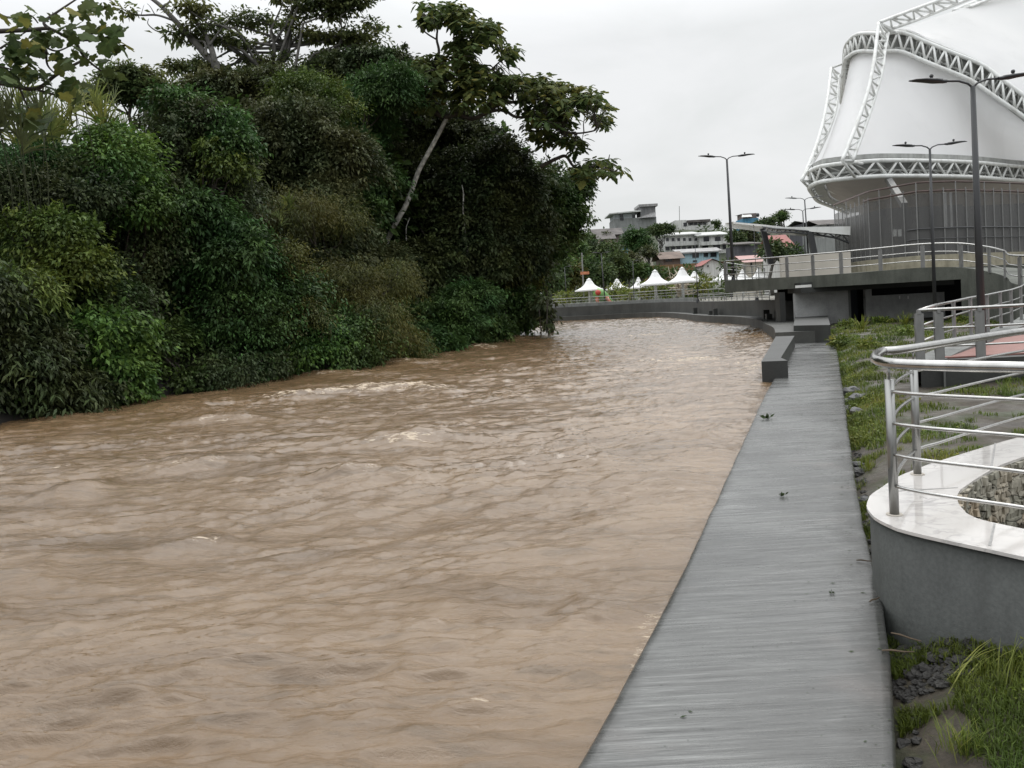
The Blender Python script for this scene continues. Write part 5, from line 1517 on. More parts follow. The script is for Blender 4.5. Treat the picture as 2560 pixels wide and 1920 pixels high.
# upper storey
ftree('wide emergent tree with flat open layers of leaves at the top left of centre', 'emergent_tree', 'open',
      [(255, 20, 60, 10, 52), (330, 8, 48, 12, 52), (300, 34, 55, 8, 52), (350, 40, 34, 12, 53), (235, 42, 34, 7, 51), (205, 36, 24, 9, 51), (265, 62, 55, 9, 52), (200, 68, 38, 10, 51), (330, 62, 40, 10, 53), (378, 22, 15, 4, 53), (380, 42, 14, 5, 53), (190, 8, 22, 6, 50), (300, -6, 70, 8, 52), (355, -4, 30, 16, 52)],
      50, base=(268, 200, 52), bark=M_BARKGREY, tr=.30, ll=.38, lw=.22, clump=.6, per=18, dens=.62, flat=.3, inner=.1, gap=.36, sats=1, sprays=0)
ftree('flat dark crown on the skyline left of the emergent tree', 'leafy_tree', 'open', [(125, 78, 36, 12, 42), (150, 92, 34, 12, 42), (100, 92, 24, 10, 41)], 51, base=(130, 180, 42), ll=.34, lw=.18, flat=.35, dens=.7, gap=.3, sprays=4)
ftree('dark tree filling the skyline below the emergent crown', 'leafy_tree', 'brown', [(225, 95, 46, 26, 45), (265, 100, 44, 30, 46), (180, 118, 30, 20, 42)], 52, base=(240, 190, 45), ll=.34, lw=.17)
ftree('greenish dark tree right of the emergent crown', 'leafy_tree', 'ivy', [(352, 70, 44, 20, 48), (395, 75, 26, 22, 48), (320, 82, 30, 16, 48)], 53, base=(360, 190, 48), ll=.34, lw=.17)

# bare branching limbs that stand above the crowns at upper left
tb_ = thing('bare_tree', 'bare forked tree with thin leafless branches against the sky at upper left', 'tree', tuple(at((217, 190), Y=50)), GB)
def L1(x, y): return (x * .11574, y * .11574)
mb = MB()
for pts, r0 in [([L1(1890, 1560), L1(1880, 660), L1(1780, 480), L1(1560, 230), L1(1400, 60), L1(1270, -40)], .34), ([L1(1880, 660), L1(1830, 430), L1(1760, 270), L1(1690, 190), L1(1600, -20)], .22),
                ([L1(1480, 170), L1(1350, 130), L1(1200, 130), L1(1080, 90), L1(1030, 30)], .08), ([L1(1400, 60), L1(1460, 20), L1(1470, -30)], .09), ([L1(1460, 270), L1(1360, 270), L1(1280, 210), L1(1285, 160)], .06), ([L1(1640, 290), L1(1560, 290), L1(1460, 270)], .08),
                ([L1(1780, 480), L1(1770, 370), L1(1700, 350), L1(1640, 310)], .09), ([L1(1810, 390), L1(1880, 290), L1(1980, 170)], .09), ([L1(1700, 200), L1(1850, 210), L1(1950, 240)], .05), ([L1(1220, 130), L1(1230, 90), L1(1245, 40)], .03), ([L1(1340, 130), L1(1300, 60), L1(1270, 30)], .035)]:
    w = spline([at(p, Y=50 + .2 * i) for i, p in enumerate(pts)], 5)
    mb.tube(w, [r0 * (1 - .7 * k / (len(w) - 1)) for k in range(len(w))], 6)
mb.build('trunk', M_BARKGREY, tb_, True)
V, T = blob_leaves([px_blob(L1(*p), r, 50.4) for p, r in [((1560, 290), (9, 4)), ((1640, 240), (9, 3.4)), ((1100, 95), (3.5, 1.4)), ((1500, 320), (5, 3)), ((1780, 240), (7, 3)), ((1620, 90), (9, 4)), ((1720, 30), (10, 4))]], np.random.default_rng(61), clump=.6, per=14, dens=.7, ll=.38, lw=.2, flat=.4, inner=.2)
foliage('crown', V, T, LM['open'], tb_)

# the pale leaning tree with umbrella-like rosettes of big leaves
def rosettes(tips, rng, n=11, L=.75, W=.42, sag=.55):
    """big drooping lobed leaves radiating from each twig tip"""
    V, Fc, T = [], [], []
    prof = [(0, .05), (.18, .34), (.34, .30), (.5, .50), (.66, .34), (.82, .26), (1.0, .0)]
    for p, sc0 in tips:
        tcl = np.clip(.35 + rng.normal() * .22, 0, 1)
        m = int(n * (.7 + .6 * rng.random()))
        for k in range(m):
            a_ = 2 * math.pi * k / m + rng.normal() * .3
            l = L * sc0 * (.6 + .6 * rng.random()); w = W * sc0 * (.7 + .5 * rng.random())
            el = .55 - 1.0 * rng.random()
            d = np.array([math.cos(a_) * math.cos(el), math.sin(a_) * math.cos(el), math.sin(el)])
            side = np.array([-math.sin(a_), math.cos(a_), 0]); side = side + rng.normal(size=3) * .25
            st_ = np.array(p) + d * l * .35
            sg = sag * (.5 + rng.random())
            b0 = len(V)
            for t_, hw in prof:
                c_ = st_ + d * l * t_ + np.array([0, 0, -sg * l * t_ * t_])
                V.append(c_ + side * w * hw + np.array([0, 0, -.12 * w * (hw > .2)]))
                V.append(c_)
                V.append(c_ - side * w * hw + np.array([0, 0, -.12 * w * (hw > .2)]))
            tv = float(np.clip(tcl + rng.normal() * .16, 0, 1))
            if rng.random() < .035: tv = 1.0
            T += [tv] * (len(prof) * 3)
            for q_ in range(len(prof) - 1):
                i = b0 + q_ * 3
                Fc += [(i, i + 1, i + 4, i + 3), (i + 1, i + 2, i + 5, i + 4)]
    return np.array(V), np.array(Fc), np.array(T)
def L3(x, y): return (376 + x * .11574, y * .11574)
lt = thing('leaning_tree', 'pale trunked leaning tree with big drooping leaves reaching over the river', 'tree', tuple(at((360, 300), Y=45)), GB)
rng = np.random.default_rng(91)
mb = MB()
YT = 45.5
def limb(pts, r0, r1, dy=0.0):
    w = spline([at(p, Y=YT + dy * i) for i, p in enumerate(pts)], 6)
    mb.tube(w, [r0 + (r1 - r0) * k / (len(w) - 1) for k in range(len(w))], 7)
    return w
tips = []
trunk_px = [D_(806, 575), D_(834, 525), D_(850, 490), D_(874, 448), D_(889, 412), D_(903, 372), D_(917, 345), D_(937, 308), D_(951, 282), D_(964, 256)]
limb(trunk_px, .165, .115)
mb.build('trunk', M_BARK_PALE, lt, True)
mb = MB()
L = []
L.append(limb([L3(590, 1020), L3(700, 985), L3(830, 1025), L3(960, 970), L3(1080, 900), L3(1300, 870), L3(1480, 850), L3(1560, 830)], .16, .05))
L.append(limb([L3(960, 970), L3(1100, 950), L3(1210, 1010), L3(1400, 1010), L3(1560, 1090), L3(1700, 1150), L3(1880, 1130), L3(1910, 1090)], .10, .035, -.3))
L.append(limb([L3(590, 1020), L3(480, 940), L3(440, 740), L3(540, 480), L3(525, 340), L3(535, 230)], .13, .05))
L.append(limb([L3(520, 340), L3(440, 290), L3(385, 230), L3(380, 160)], .05, .03))
L.append(limb([L3(440, 740), L3(600, 700), L3(740, 590), L3(800, 480), L3(830, 400)], .10, .05, .3))
L.append(limb([L3(740, 590), L3(680, 530), L3(670, 300)], .06, .03))
L.append(limb([L3(740, 590), L3(900, 660), L3(1040, 560), L3(1110, 480)], .08, .03))
L.append(limb([L3(1300, 870), L3(1470, 930), L3(1530, 850), L3(1640, 780)], .06, .03))
L.append(limb([L3(1420, 1440), L3(1560, 1370), L3(1640, 1350), L3(1700, 1430), L3(1760, 1450), L3(1900, 1440), L3(2060, 1480)], .12, .03, -.1))
L.append(limb([L3(600, 1000), L3(330, 860), L3(180, 830), L3(110, 680)], .09, .04, .4))
L.append(limb([L3(1560, 1090), L3(1640, 1180), L3(1680, 1040), L3(1740, 960)], .05, .025))
mb.build('limb', M_BARK, lt, True)
fillpx = [((560, 90), (200, 70), 26), ((480, 170), (110, 50), 10), ((760, 130), (120, 70), 12), ((860, 270), (170, 90), 30), ((760, 390), (130, 70), 16), ((990, 270), (90, 70), 12), ((1150, 450), (90, 60), 10), ((600, 560), (240, 90), 34), ((420, 640), (160, 120), 22), ((940, 620), (150, 80), 18),
          ((700, 700), (220, 110), 34), ((900, 800), (200, 110), 28), ((1180, 760), (170, 100), 26), ((1400, 760), (120, 70), 14), ((1700, 790), (220, 80), 26), ((1850, 860), (110, 60), 10), ((1650, 900), (180, 70), 18), ((1950, 950), (70, 60), 7), ((1950, 1050), (60, 50), 6), ((1500, 980), (160, 90), 22), ((1380, 900), (130, 80), 14),
          ((1560, 1130), (150, 110), 24), ((1420, 1100), (110, 110), 16), ((1700, 1250), (90, 60), 10), ((1900, 1440), (120, 60), 14), ((2060, 1470), (70, 50), 6), ((1770, 1500), (70, 50), 7), ((560, 850), (220, 90), 26), ((300, 760), (130, 80), 14), ((1100, 680), (90, 60), 8), ((1350, 680), (120, 40), 7)]
for c_, s_, m in fillpx:
    for _ in range(int(m * 1.7)):
        u_ = rng.uniform(-1, 1, 2)
        p = L3(c_[0] + u_[0] * s_[0], c_[1] + u_[1] * s_[1])
        tips.append((tuple(at(p, Y=YT + rng.normal() * 1.6)), .9 + .4 * rng.random()))
V, Fc, T = rosettes(tips, rng, 7, .42, .27)
np_mesh('crown', V, Fc, LM['big'], lt, T)
# twigs joining every rosette to the limbs
allp = [p for w in L for p in w]
mb = MB()
for p, _ in tips[::2]:
    p = Vector(p)
    q_ = min(allp, key=lambda a: (a - p).length)
    mb.tube(wobble(tuple(q_), tuple(p), 3, .08, rng), [.035, .028, .02, .012], 4)
mb.build('twig', M_BARK, lt)
for x0, y0, x1, y1, lab in [(D_(998, 400), 0, D_(1008, 520), 0, 'thin pale stem in the dark thicket right of the leaning trunk'), (D_(885, 470), 0, D_(866, 545), 0, 'thin pale stem left beneath the leaning trunk')]:
    a_, b_ = at(x0, Y=46.5), at(x1, Y=46.3)
    o = thing('thin_stem', lab, 'stem', tuple(b_), GB)
    MB().tube(wobble(tuple(b_ - Vector((0, 0, 2))), tuple(a_), 6, .03, rng), [.06, .06, .055, .05, .045, .04, .03], 6).build('trunk', M_BARK_PALE, o, True)

# cane clumps with fan-like fronds at the upper left
def cane(label, px, Y, n, L, seed, base_z=.5, spread=.5, name='cane_clump', blades=13, fans=True, kind='cane'):
    rng = np.random.default_rng(seed)
    c = at(px, Y=Y)
    root = thing(name, label, 'cane', (c.x, c.y, base_z), GB)
    V, Fc, T = [], [], []
    mb = MB()
    for k in range(n):
        top = np.array(c) + rng.normal(size=3) * np.array([spread, spread, .35])
        foot = np.array([c.x + (top[0] - c.x) * .4, c.y + 1.2 + rng.normal() * .3, base_z])
        w = wobble(tuple(foot), tuple(top), 4, .03, rng)
        mb.tube(w, [.016, .015, .014, .012, .010], 5)
        az = rng.random() * math.pi
        side = np.array([math.cos(az), math.sin(az), 0])
        lean = np.array([rng.normal() * .25, rng.normal() * .25, 1.0])
        for j in range(blades):
            f_ = (j / (blades - 1) - .5) * 2
            a2 = f_ * (.75 + .25 * rng.random())
            d = lean * math.cos(a2) + side * math.sin(a2); d /= np.linalg.norm(d)
            l = L * (.7 + .4 * rng.random()) * (1 - .15 * abs(f_))
            n_ = np.cross(d, side); nn_ = np.linalg.norm(n_); n_ = n_ / nn_ if nn_ > .05 else np.array([0, 0, 1.])
            wv_ = np.cross(n_, d) * .030
            b0 = len(V)
            s0_ = top - lean * .35 * j / blades
            for t_, ww in ((0, .5), (.3, 1.0), (.7, .8), (1.0, .05)):
                cc = s0_ + d * l * t_ + np.array([0, 0, -.35 * l * (t_ ** 2.2) * (.3 + abs(f_))])
                V += [cc + wv_ * ww, cc - wv_ * ww]
            tv = float(np.clip(.45 + rng.normal() * .22, 0, 1)); T += [tv] * 8
            for q_ in range(3):
                i = b0 + q_ * 2
                Fc.append((i, i + 1, i + 3, i + 2))
    np_mesh('fronds', np.array(V), np.array(Fc), LM[kind], root, np.array(T))
    mb.build('stalks', M_STALK, root)
    return root
cane('dark spiky cane clump at the left picture edge', (8, 128), 21, 12, 1.5, 1, spread=.55, kind='ivy')
cane('tall pale cane frond behind the overhanging lobed leaves', (17, 106), 23, 2, 1.1, 2, spread=.12)
cane('dense cane thicket with upright fans under the overhanging branch', (62, 130), 24.5, 26, 1.5, 3, spread=1.0)
cane('cane fan clump right of the dense thicket', (82, 122), 25, 7, 1.25, 4, spread=.35)
cane('single light green cane fan above the bright green tree', (124, 136), 26, 3, 1.1, 5, spread=.12)
cane('slim cane plume standing against the sky left of the flat dark crown', (107, 74), 30, 2, 1.3, 6, spread=.1, blades=7)
cane('upright green cane blades in the middle of the forest', (256, 172), 30, 4, 1.1, 7, spread=.2, blades=9)
cane('small cane tuft on the brown slope right of the upright blades', (290, 206), 31, 3, .8, 8, spread=.2, blades=9)

# branches with big lobed leaves reaching in from a tree on the near left bank
nt = thing('lobed_leaf_tree', 'near branch with large lobed leaves hanging into the top left corner', 'tree', (-11.6, 12.6, -.1), GB)
YN = 13.2
mb = MB()
mb.tube(wobble((-11.6, 12.6, -.2), (-10.6, 13.0, 6.6), 6, .03, rng), [.2, .19, .17, .15, .13, .11, .08], 8)
mb.tube(spline([(-11.4, 12.7, 3.5), (-10.4, 13.1, 5.5), at(L1(-160, 760), Y=YN)], 4), .07, 6)
allp = []
for pts, r0 in [([L1(-200, 780), L1(0, 720), L1(300, 770), L1(480, 650), L1(640, 560), L1(740, 510)], .045), ([L1(-300, 300), L1(0, 270), L1(250, 260), L1(430, 250), L1(620, 340), L1(800, 345)], .045),
                ([L1(340, 240), L1(370, 370), L1(420, 420), L1(500, 440), L1(600, 400)], .025), ([L1(430, 250), L1(380, 190), L1(500, 100), L1(680, -20)], .03), ([L1(650, 350), L1(720, 480), L1(830, 580), L1(960, 670)], .028),
                ([L1(400, 440), L1(410, 560), L1(480, 640)], .022), ([L1(160, 740), L1(220, 880), L1(260, 960)], .02), ([L1(-100, 60), L1(60, 150), L1(250, 130), L1(330, 200)], .025), ([L1(0, 420), L1(120, 340), L1(250, 260)], .02), ([L1(300, 770), L1(520, 830), L1(690, 860)], .022), ([L1(620, 340), L1(760, 300), L1(960, 260), L1(1080, 240)], .018), ([L1(-60, 560), L1(100, 600), L1(300, 640)], .02)]:
    w = spline([at(p, Y=YN + .12 * i) for i, p in enumerate(pts)], 6)
    mb.tube(w, [r0 * (1 - .6 * k / (len(w) - 1)) for k in range(len(w))], 6)
    allp += w[2:]
mb.build('trunk', M_BARK, nt, True)
def lobed(p, dirv, nrm, s):
    """one leaf with five rounded lobes"""
    d = Vector(dirv).normalized(); n_ = Vector(nrm); n_ = (n_ - d * n_.dot(d)).normalized(); sd_ = d.cross(n_)
    out = [(0, 0), (-.14, .20), (-.10, .46), (.14, .40), (.26, .56), (.52, .52), (.56, .26), (.80, .22), (1.0, 0), (.80, -.22), (.56, -.26), (.52, -.52), (.26, -.56), (.14, -.40), (-.10, -.46), (-.14, -.20)]
    c_ = Vector(p) + d * .35 * s
    return [c_] + [Vector(p) + d * (x * s) + sd_ * (y * s) - n_ * (.10 * s * (abs(y) + .6 * max(x - .5, 0))) for x, y in out]
V, Fc, T = [], [], []
rngl = np.random.default_rng(17)
cent = [((120, 560), (150, 120), 26), ((90, 420), (140, 90), 20), ((260, 380), (130, 80), 14), ((430, 330), (120, 70), 14), ((250, 90), (90, 50), 6), ((130, 140), (100, 30), 7), ((480, 150), (110, 50), 9), ((640, 130), (50, 50), 4), ((800, 50), (110, 50), 12), ((940, 40), (40, 30), 3), ((700, 280), (110, 50), 10), ((860, 250), (120, 50), 14),
        ((1060, 240), (50, 25), 4), ((940, 350), (90, 50), 10), ((960, 390), (80, 30), 6), ((880, 440), (60, 50), 4), ((760, 480), (60, 50), 5), ((650, 460), (60, 70), 5), ((520, 560), (90, 60), 7), ((270, 560), (100, 70), 9), ((60, 650), (130, 60), 12), ((330, 660), (120, 40), 8), ((440, 780), (110, 50), 9), ((620, 720), (90, 60), 9),
        ((560, 830), (60, 40), 4), ((880, 530), (60, 40), 4), ((960, 620), (60, 60), 6), ((760, 740), (50, 30), 3), ((250, 960), (90, 60), 8), ((310, 1040), (60, 50), 4), ((200, 200), (90, 50), 6), ((340, 250), (90, 50), 7), ((600, 240), (90, 40), 8), ((500, 480), (70, 40), 5), ((700, 860), (60, 40), 5)]
for c_, s_, m in cent:
    for _ in range(int(m * .95)):
        u_ = rngl.normal(size=2) * .55
        p = at(L1(c_[0] + u_[0] * s_[0], c_[1] + u_[1] * s_[1]), Y=YN + rngl.normal() * .45)
        az = rngl.random() * 6.28
        d = (math.cos(az), math.sin(az), -.45 - .5 * rngl.random())
        n_ = (rngl.normal() * .55, rngl.normal() * .55 - .35, 1.0)
        L_ = lobed(p, d, n_, .20 * (.7 + .6 * rngl.random()))
        b0 = len(V)
        V += [tuple(v) for v in L_]
        tv = float(np.clip(.25 + rngl.normal() * .2, 0, 1)) if rngl.random() > .08 else 1.0
        T += [tv] * 17
        Fc += [(b0, b0 + 1 + k, b0 + 1 + (k + 1) % 16) for k in range(16)]
np_mesh('leaves', np.array(V), np.array(Fc), LM['big'], nt, np.array(T), k=3)
# thin vines that trail from the forest tip into the water
hv = thing('trailing_vine', 'thin bare vines hanging from the forest tip down into the water', 'vine', tuple(at(Z3(180, 1480), z=WZ)), GB)
mb = MB()
for a_, b_ in [((175, 1080), (208, 1488)), ((130, 1290), (158, 1475)), ((250, 1190), (275, 1420)), ((245, 1000), (262, 1330)), ((262, 985), (240, 1240))]:
    p, q_ = at(Z3(*a_), Y=46), at(Z3(*b_), Y=45.5)
    mb.tube(wobble(tuple(p), tuple(q_), 5, .012, rng), .022, 4)
mb.build('stem', M_BARK, hv)
V, T = blob_leaves([px_blob(Z3(230, 1020), (8, 10), 47), px_blob(Z3(250, 1120), (5, 10), 47), px_blob(Z3(245, 1230), (1.2, 4), 46), px_blob(Z3(200, 1100), (4, 9), 47.5)], np.random.default_rng(5), clump=.5, per=14, dens=.7, ll=.30, lw=.14, droop=.9)
foliage('leaves', V, T, LM['brown'], hv)
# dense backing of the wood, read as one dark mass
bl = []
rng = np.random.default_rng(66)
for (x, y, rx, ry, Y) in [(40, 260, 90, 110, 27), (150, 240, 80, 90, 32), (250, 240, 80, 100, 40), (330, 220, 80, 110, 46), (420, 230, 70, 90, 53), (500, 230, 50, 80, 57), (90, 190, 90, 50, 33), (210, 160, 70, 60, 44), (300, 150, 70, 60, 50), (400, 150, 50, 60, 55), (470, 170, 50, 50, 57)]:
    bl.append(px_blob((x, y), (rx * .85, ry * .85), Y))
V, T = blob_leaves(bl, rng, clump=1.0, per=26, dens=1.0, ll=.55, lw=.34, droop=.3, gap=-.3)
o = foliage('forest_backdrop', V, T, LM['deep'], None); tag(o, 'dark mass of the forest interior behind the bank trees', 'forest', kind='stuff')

# creepers and saplings that close the wall of leaves between the trees
bush('dull green creeper curtain between the bright rounded tree and the black hollow', 'ivy', [(150, 250, 34, 50, 25.5), (158, 205, 28, 34, 26)], 70, ll=.16, lw=.09, droop=.6)
bush('mid green sapling crown over the yellow green shrub at far left', 'blue', [(30, 165, 40, 22, 23.5), (75, 180, 30, 18, 23.8)], 71, ll=.15, lw=.08, sprays=5)
bush('leafy green mass under the drooping light tipped sprays', 'blue', [(225, 310, 34, 34, 26.3), (262, 320, 30, 40, 27)], 72, ll=.17, lw=.08, droop=.5)
bush('mid green slope of small leaves above the green waterline bush', 'olive', [(292, 325, 40, 28, 28.2), (270, 262, 40, 26, 28)], 73, ll=.14, lw=.055, droop=.6, per=40)
bush('dull creeper hanging over the dark tree right of the brown tree', 'brown', [(325, 200, 40, 22, 35.5), (262, 232, 40, 20, 33)], 74, ll=.2, lw=.10)
bush('dark drooping bush at the waterline by the left of the hollow', 'ivy', [(95, 392, 34, 18, 20.8), (45, 345, 34, 30, 20.2)], 75, ll=.16, lw=.06, droop=.7)
bush('small leaved bush hanging at the water just right of the hollow', 'ivy', [(225, 375, 32, 22, 25), (262, 368, 26, 18, 26.3)], 76, ll=.15, lw=.07, droop=.7)
ftree('mid green tree crown filling the gap behind the leaning trunk top', 'leafy_tree', 'ivy', [(425, 130, 36, 40, 52), (402, 165, 30, 34, 50), (465, 140, 34, 30, 53)], 77, ll=.3, lw=.17)

# ------------------------------------------------------------------ weeds, stones and litter by the walk
rng = np.random.default_rng(21)
def blades(n, xs, ys_, L, W, seed, clumpy=.5):
    pass
NBL = 200000
yb = 1.6 * (34 / 1.6) ** rng.random(NBL)
dd_ = (rng.random(NBL) ** 1.5) * np.clip(1.0 + yb * .55, 2, 13)
xb = np.array([walk_right_x(y) for y in yb]) + .03 + dd_
mask = .55 * NA(xb * .9, yb * .9) + .5 * NB(xb * 2.6, yb * 2.6) + .28 * NC(xb * .33, yb * .33)
mask = mask + .10 * (yb < 4.2) * (yb < 3.3 + .3 * dd_) + .10 * (dd_ < .9) + .05 * (yb > 14)
keep = mask > .02
xb, yb, mask = xb[keep], yb[keep], mask[keep]
# nothing grows inside the planter or the ramp
cxp, cyp = 4.15, 5.35
keep = (((xb - cxp) / 1.95) ** 2 + ((yb - cyp) / 1.85) ** 2 > 1) & ~((xb > R0.x) & (yb > 14.9) & (yb < 24.5) & (xb - R0.x > (yb - 15) * .95))
xb, yb, mask = xb[keep], yb[keep], mask[keep]
zb3 = np.array([gz(x, y) for x, y in zip(xb, yb)])
n = len(xb)
hl = (.035 + .12 * np.clip(mask - .1, 0, .7) * (.5 + rng.random(n)) + .03 * rng.random(n)) * (1 + .022 * yb)
az = rng.random(n) * 6.28
ln = .25 + .75 * rng.random(n)
wd = (.0013 + .0014 * rng.random(n)) * (1 + .13 * yb)
bx, by = np.cos(az), np.sin(az)
P0 = np.stack([xb - by * wd, yb + bx * wd, zb3 - .01], 1); P1 = np.stack([xb + by * wd, yb - bx * wd, zb3 - .01], 1)
M1 = np.stack([xb + bx * hl * ln * .35 + by * wd * .7, yb + by * hl * ln * .35 - bx * wd * .7, zb3 + hl * .62], 1); M0 = np.stack([xb + bx * hl * ln * .35 - by * wd * .7, yb + by * hl * ln * .35 + bx * wd * .7, zb3 + hl * .62], 1)
TT = np.stack([xb + bx * hl * ln, yb + by * hl * ln, zb3 + hl * (1 - .3 * ln)], 1); TT2 = TT + np.array([.001, 0, 0])
V = np.stack([P0, P1, M1, M0, TT2, TT], 1).reshape(-1, 3)
i0 = np.arange(n) * 6
Q = np.concatenate([np.stack([i0, i0 + 1, i0 + 2, i0 + 3], 1), np.stack([i0 + 3, i0 + 2, i0 + 4, i0 + 5], 1)])
T = np.clip(.35 + .9 * NB(xb * .7 + 3, yb * .7) + rng.normal(size=n) * .18, 0, 1)
tag(np_mesh('grass', V, Q, LM['grass'], None, np.repeat(T, 6)), 'short patchy grass and weeds on the mud beside the walk', 'grass', kind='stuff')
# leafy weeds
sel = rng.choice(n, min(n, 5200), False)
sel = sel[(mask[sel] > .22)]
B = np.stack([xb[sel], yb[sel], zb3[sel] + .02 + .06 * rng.random(len(sel))], 1)
B = np.repeat(B, 5, 0) + rng.normal(size=(len(B) * 5, 3)) * np.array([.03, .03, .02])
D = rng.normal(size=B.shape); D[:, 2] = np.abs(D[:, 2]) * .4
N = rng.normal(size=B.shape) * .4; N[:, 2] += 1
ll_ = (.016 + .02 * rng.random(len(B))) * (1 + .05 * B[:, 1])
tag(np_mesh('weeds', leaf_quads(B, unit(D), unit(N), ll_, ll_ * .7), np.arange(len(B) * 4).reshape(-1, 4), LM['grass'], None, np.repeat(np.clip(.4 + rng.normal(size=len(B)) * .25, 0, 1), 4)), 'small broad leaved weeds among the grass', 'weeds', kind='stuff')
# single tall tufts
def tuft(label, p, n, L, seed, kind='grass', w=.006, lean=.6, bias=(0, 0)):
    r_ = np.random.default_rng(seed)
    g_ = at(p, z=-.1); zz = gz(g_.x, g_.y)
    g_ = at(p, z=zz); zz = gz(g_.x, g_.y)
    o = thing('grass_tuft', label, 'grass tuft', (g_.x, g_.y, zz), 'tall grass tufts beside the walk')
    V, Fc, T = [], [], []
    for k in range(n):
        a_ = r_.random() * 6.28
        d = np.array([math.cos(a_) * lean * r_.random() + bias[0], math.sin(a_) * lean * r_.random() + bias[1], 1.0]); d /= np.linalg.norm(d)
        l = L * (.5 + .6 * r_.random())
        s_ = np.cross(d, [0, 0, 1]); s_ = s_ / max(np.linalg.norm(s_), 1e-3) * w
        b0 = len(V)
        o_ = np.array([g_.x, g_.y, zz - .01]) + r_.normal(size=3) * np.array([.04, .04, 0]) * (1 + L)
        for t_, ww in ((0, .7), (.35, 1), (.7, .7), (1, .05)):
            c_ = o_ + d * l * t_ + np.array([d[0], d[1], -.6]) * l * .35 * t_ ** 2.3
            V += [c_ + s_ * ww, c_ - s_ * ww]
        T += [float(np.clip(.6 + r_.normal() * .2, 0, 1))] * 8
        Fc += [(b0 + 2 * q_, b0 + 2 * q_ + 1, b0 + 2 * q_ + 3, b0 + 2 * q_ + 2) for q_ in range(3)]
    np_mesh('blades', np.array(V), np.array(Fc), LM[kind], o, np.array(T))
tuft('dense fine grass tuft at the bottom right corner', (966, 755), 120, .20, 1, w=.0018, lean=.9)
tuft('bent pale grass stems leaning right against the planter wall', (958, 683), 9, .42, 2, 'cane', .004, .3, (.9, .2))
tuft('thin seeding grass stalks at the right picture edge', (1008, 690), 7, .40, 3, 'cane', .003, .25, (.2, 0))
tuft('grass tuft at the walk edge left of the planter tip', (852, 490), 60, .22, 4, w=.004)
tuft('grass tuft between the walk and the handrail post', (868, 470), 60, .26, 5, w=.004)
tuft('tall weed tuft in front of the dark doorway', (862, 330), 40, .9, 6, w=.016, lean=.8)
tuft('tall weed tuft left of the steel ramp posts', (905, 325), 50, .8, 7, w=.016, lean=.9)
tuft('weed tuft at the corner behind the concrete step', (832, 322), 30, .8, 8, w=.016)
tuft('weed tuft by the black stones', (850, 372), 50, .3, 9, w=.006)
tuft('lone grass tuft in the mud below the ramp kerb', (1005, 392), 26, .4, 10, 'cane', .006)
tuft('sprawling dark weed at the walk edge beside the planter wall', (842, 480), 40, .16, 11, w=.005, lean=1.3)
for k, (px_, r_, lab) in enumerate([((880, 322), (12, 5), 'low leafy weed patch right of the dark doorway'), ((848, 326), (9, 5), 'low leafy weed patch left of the dark doorway'), ((840, 340), (7, 4), 'leafy weeds by the corner of the concrete step'), ((905, 333), (9, 5), 'leafy weeds at the foot of the first steel ramp post'), ((962, 322), (9, 5), 'leafy weeds seen between the posts of the climbing ramp railing'), ((868, 345), (8, 3), 'small weed mound in the middle of the far grass')]):
    g_ = at((px_[0], px_[1] + r_[1]), z=.12)
    c, r = px_blob(px_, r_, g_.y)
    c = (c[0], min(c[1], 36.5), .12 + r[2] * .7)
    tree('weed_patch', lab, 'weeds', 'grass', [(c, r)], (c[0], c[1], gz(c[0], min(c[1], 37)) - .02), tr=.012, seed=300 + k, group='weed patches on the far grass', limbs=False, sprays=10, clump=.22, per=16, dens=.8, ll=.13, lw=.05, droop=.2, gap=.0)
# black stones and rubble along the edge of the walk
GR = 'dark stones along the walk edge'
for k, (x, y, r_, lab) in enumerate([(1838, 845, .20, 'largest black stone of the pile beside the walk'), (1856, 862, .17, 'black stone at the right of the pile beside the walk'), (1828, 872, .15, 'black stone lowest in the pile beside the walk'), (1850, 885, .13, 'small black stone in front of the pile beside the walk'), (1832, 858, .12, 'small black stone at the left of the pile touching the walk'),
                                     (1846, 985, .10, 'grey stone at the walk edge above the planter tip'), (1852, 1000, .09, 'flat grey stone beside the one above the planter tip'), (1868, 1060, .07, 'small stone tucked between the walk and planter tip'), (1893, 1290, .06, 'dark stone wedged where planter and walk meet')]):
    p = at(D_(x, y), z=-.1)
    rock_o = rock('stone', (p.x, p.y, gz(p.x, p.y) + r_ * .25), r_, 40 + k)
    tag(rock_o, lab, 'stone', GR)
rng = np.random.default_rng(30)
mbv, mbf = [], []
for k in range(560):
    t = rng.random()
    if k < 340:
        x, y = 1915 + 190 * rng.random(), 1350 + 115 * rng.random()
        if y < 1325 + (x - 1900) * .42: continue
        r_ = .010 + .040 * rng.random() ** 2.2
    else:
        yy_ = 3.6 + 12 * rng.random()
        p = Vector((walk_right_x(yy_) + .03 + .10 * rng.random(), yy_, 0)); r_ = .015 + .04 * rng.random()
    if k < 340: p = at(D_(x, y), z=-.1)
    m_ = MB().ball((0, 0, 0), 1, 8)
    W = np.array(m_.v) * (1 + .14 * rng.normal(size=(len(m_.v), 1))) * np.array([1, .8, .55]) * r_ + np.array([p.x, p.y, gz(p.x, p.y) + r_ * .05])
    mbf += [tuple(i + len(mbv) for i in f_) for f_ in m_.f]; mbv += [tuple(v) for v in W]
m_ = MB(); m_.v, m_.f = mbv, mbf
tag(m_.build('rubble', plain('muddy_rubble', (.030, .028, .025), .6, .5, 9, 0, .6)), 'dark crumbled rubble at the foot of the planter wall', 'rubble', kind='stuff')
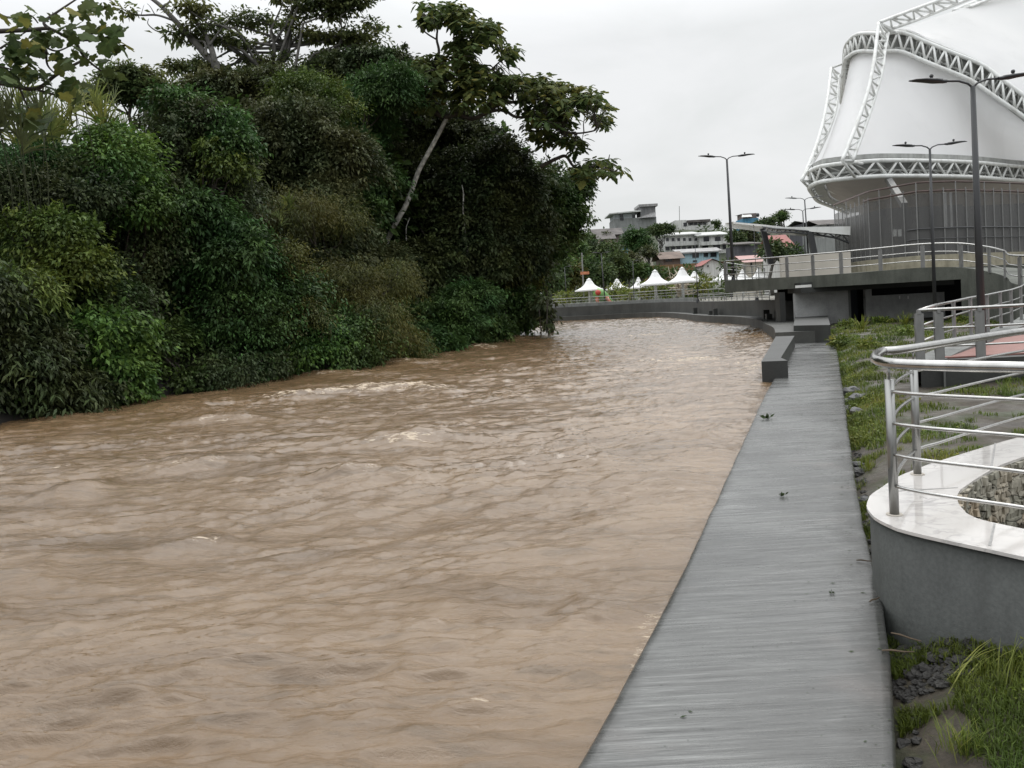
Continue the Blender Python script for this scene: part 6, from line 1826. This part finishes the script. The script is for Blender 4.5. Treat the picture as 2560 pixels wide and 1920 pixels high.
for k, (a_, b_, lab) in enumerate([((1925, 1367), (1990, 1385), 'pale dead stick lying on the rubble'), ((1850, 1210), (1885, 1212), 'dark twig across the walk edge beside the planter'), ((1905, 1405), (1975, 1408), 'lower dead stick on the rubble'), ((1878, 1300), (1900, 1290), 'short dark twig on the walk corner by the planter')]):
    p, q_ = at(D_(*a_), z=.01), at(D_(*b_), z=.02)
    o = MB().tube([p, p.lerp(q_, .3) + Vector((0, .004, .003)), p.lerp(q_, .65) + Vector((0, -.006, .001)), q_], [.004, .006, .005, .003], 5).build('stick', M_STICK)
    tag(o, lab, 'stick', 'sticks by the planter')
def leaf_clump(label, px, s, seed):
    r_ = np.random.default_rng(seed)
    p = at(px, z=0.0)
    n_ = 14
    B = np.array([[p.x, p.y, .004]] * n_) + np.abs(r_.normal(size=(n_, 3))) * np.array([s * .2, s * .2, s * .16]) * np.array([1, 1, 1])
    D = r_.normal(size=(n_, 3)); D[:, 2] = np.abs(D[:, 2]) * .5
    N = r_.normal(size=(n_, 3)) * .6; N[:, 2] += 1
    o = np_mesh('dead_leaf_clump', leaf_quads(B, unit(D), unit(N), np.full(n_, s * .6), np.full(n_, s * .3), -.1), np.arange(n_ * 4).reshape(-1, 4), LM['deep'], None, np.zeros(n_ * 4))
    tag(o, label, 'leaf clump')
leaf_clump('dark clump of leaves on the far part of the walk', D_(1655, 906), .17, 1)
leaf_clump('small dark leaf lump in the middle of the walk', D_(1690, 1074), .075, 2)
leaf_clump('tiny dark leaf on the walk left of the planter corner', D_(1796, 1284), .035, 3)
# specks of litter
n = 190
yb = 3.0 * (22 / 3.0) ** rng.random(n)
f_ = rng.random(n)
xl = np.interp(yb, [p.y for p in WLs], [p.x for p in WLs]); xr = np.interp(yb, [p.y for p in WRs], [p.x for p in WRs])
f_[:90] = 1 - .35 * rng.random(90) ** 2
B = np.stack([xl + (xr - xl) * (.03 + .95 * f_), yb, np.full(n, .0025)], 1)
D = rng.normal(size=(n, 3)); D[:, 2] = .06
D[:, 0] *= 2
N = rng.normal(size=(n, 3)) * .15; N[:, 2] += 1
ll_ = .007 + .03 * rng.random(n) ** 4 + .0010 * yb
tag(np_mesh('leaf_litter', leaf_quads(B, unit(D), unit(N), ll_, ll_ * .35, 0), np.arange(n * 4).reshape(-1, 4), LM['deep'], None, np.zeros(n * 4)), 'dark specks of leaf litter scattered over the wet walk', 'litter', kind='stuff')
# low growth trailing over the whole left water's edge
rng = np.random.default_rng(88)
bl = []
for i in range(6, 100, 1):
    p = BL[i]
    if p.y < 14 or p.y > 58: continue
    if rng.random() < .35: continue
    bl.append(((p.x - .7 + rng.normal() * .4, p.y + rng.normal() * .5, .2 + .5 * rng.random()), (.5, .7, .4 + .5 * rng.random())))
V, T = blob_leaves(bl, rng, clump=.4, per=18, dens=.8, ll=.15, lw=.07, droop=.7, gap=.0)
o = foliage('bank_undergrowth', V, T, LM['deep'], None); tag(o, 'dark low growth trailing over the left water edge', 'undergrowth', kind='stuff')
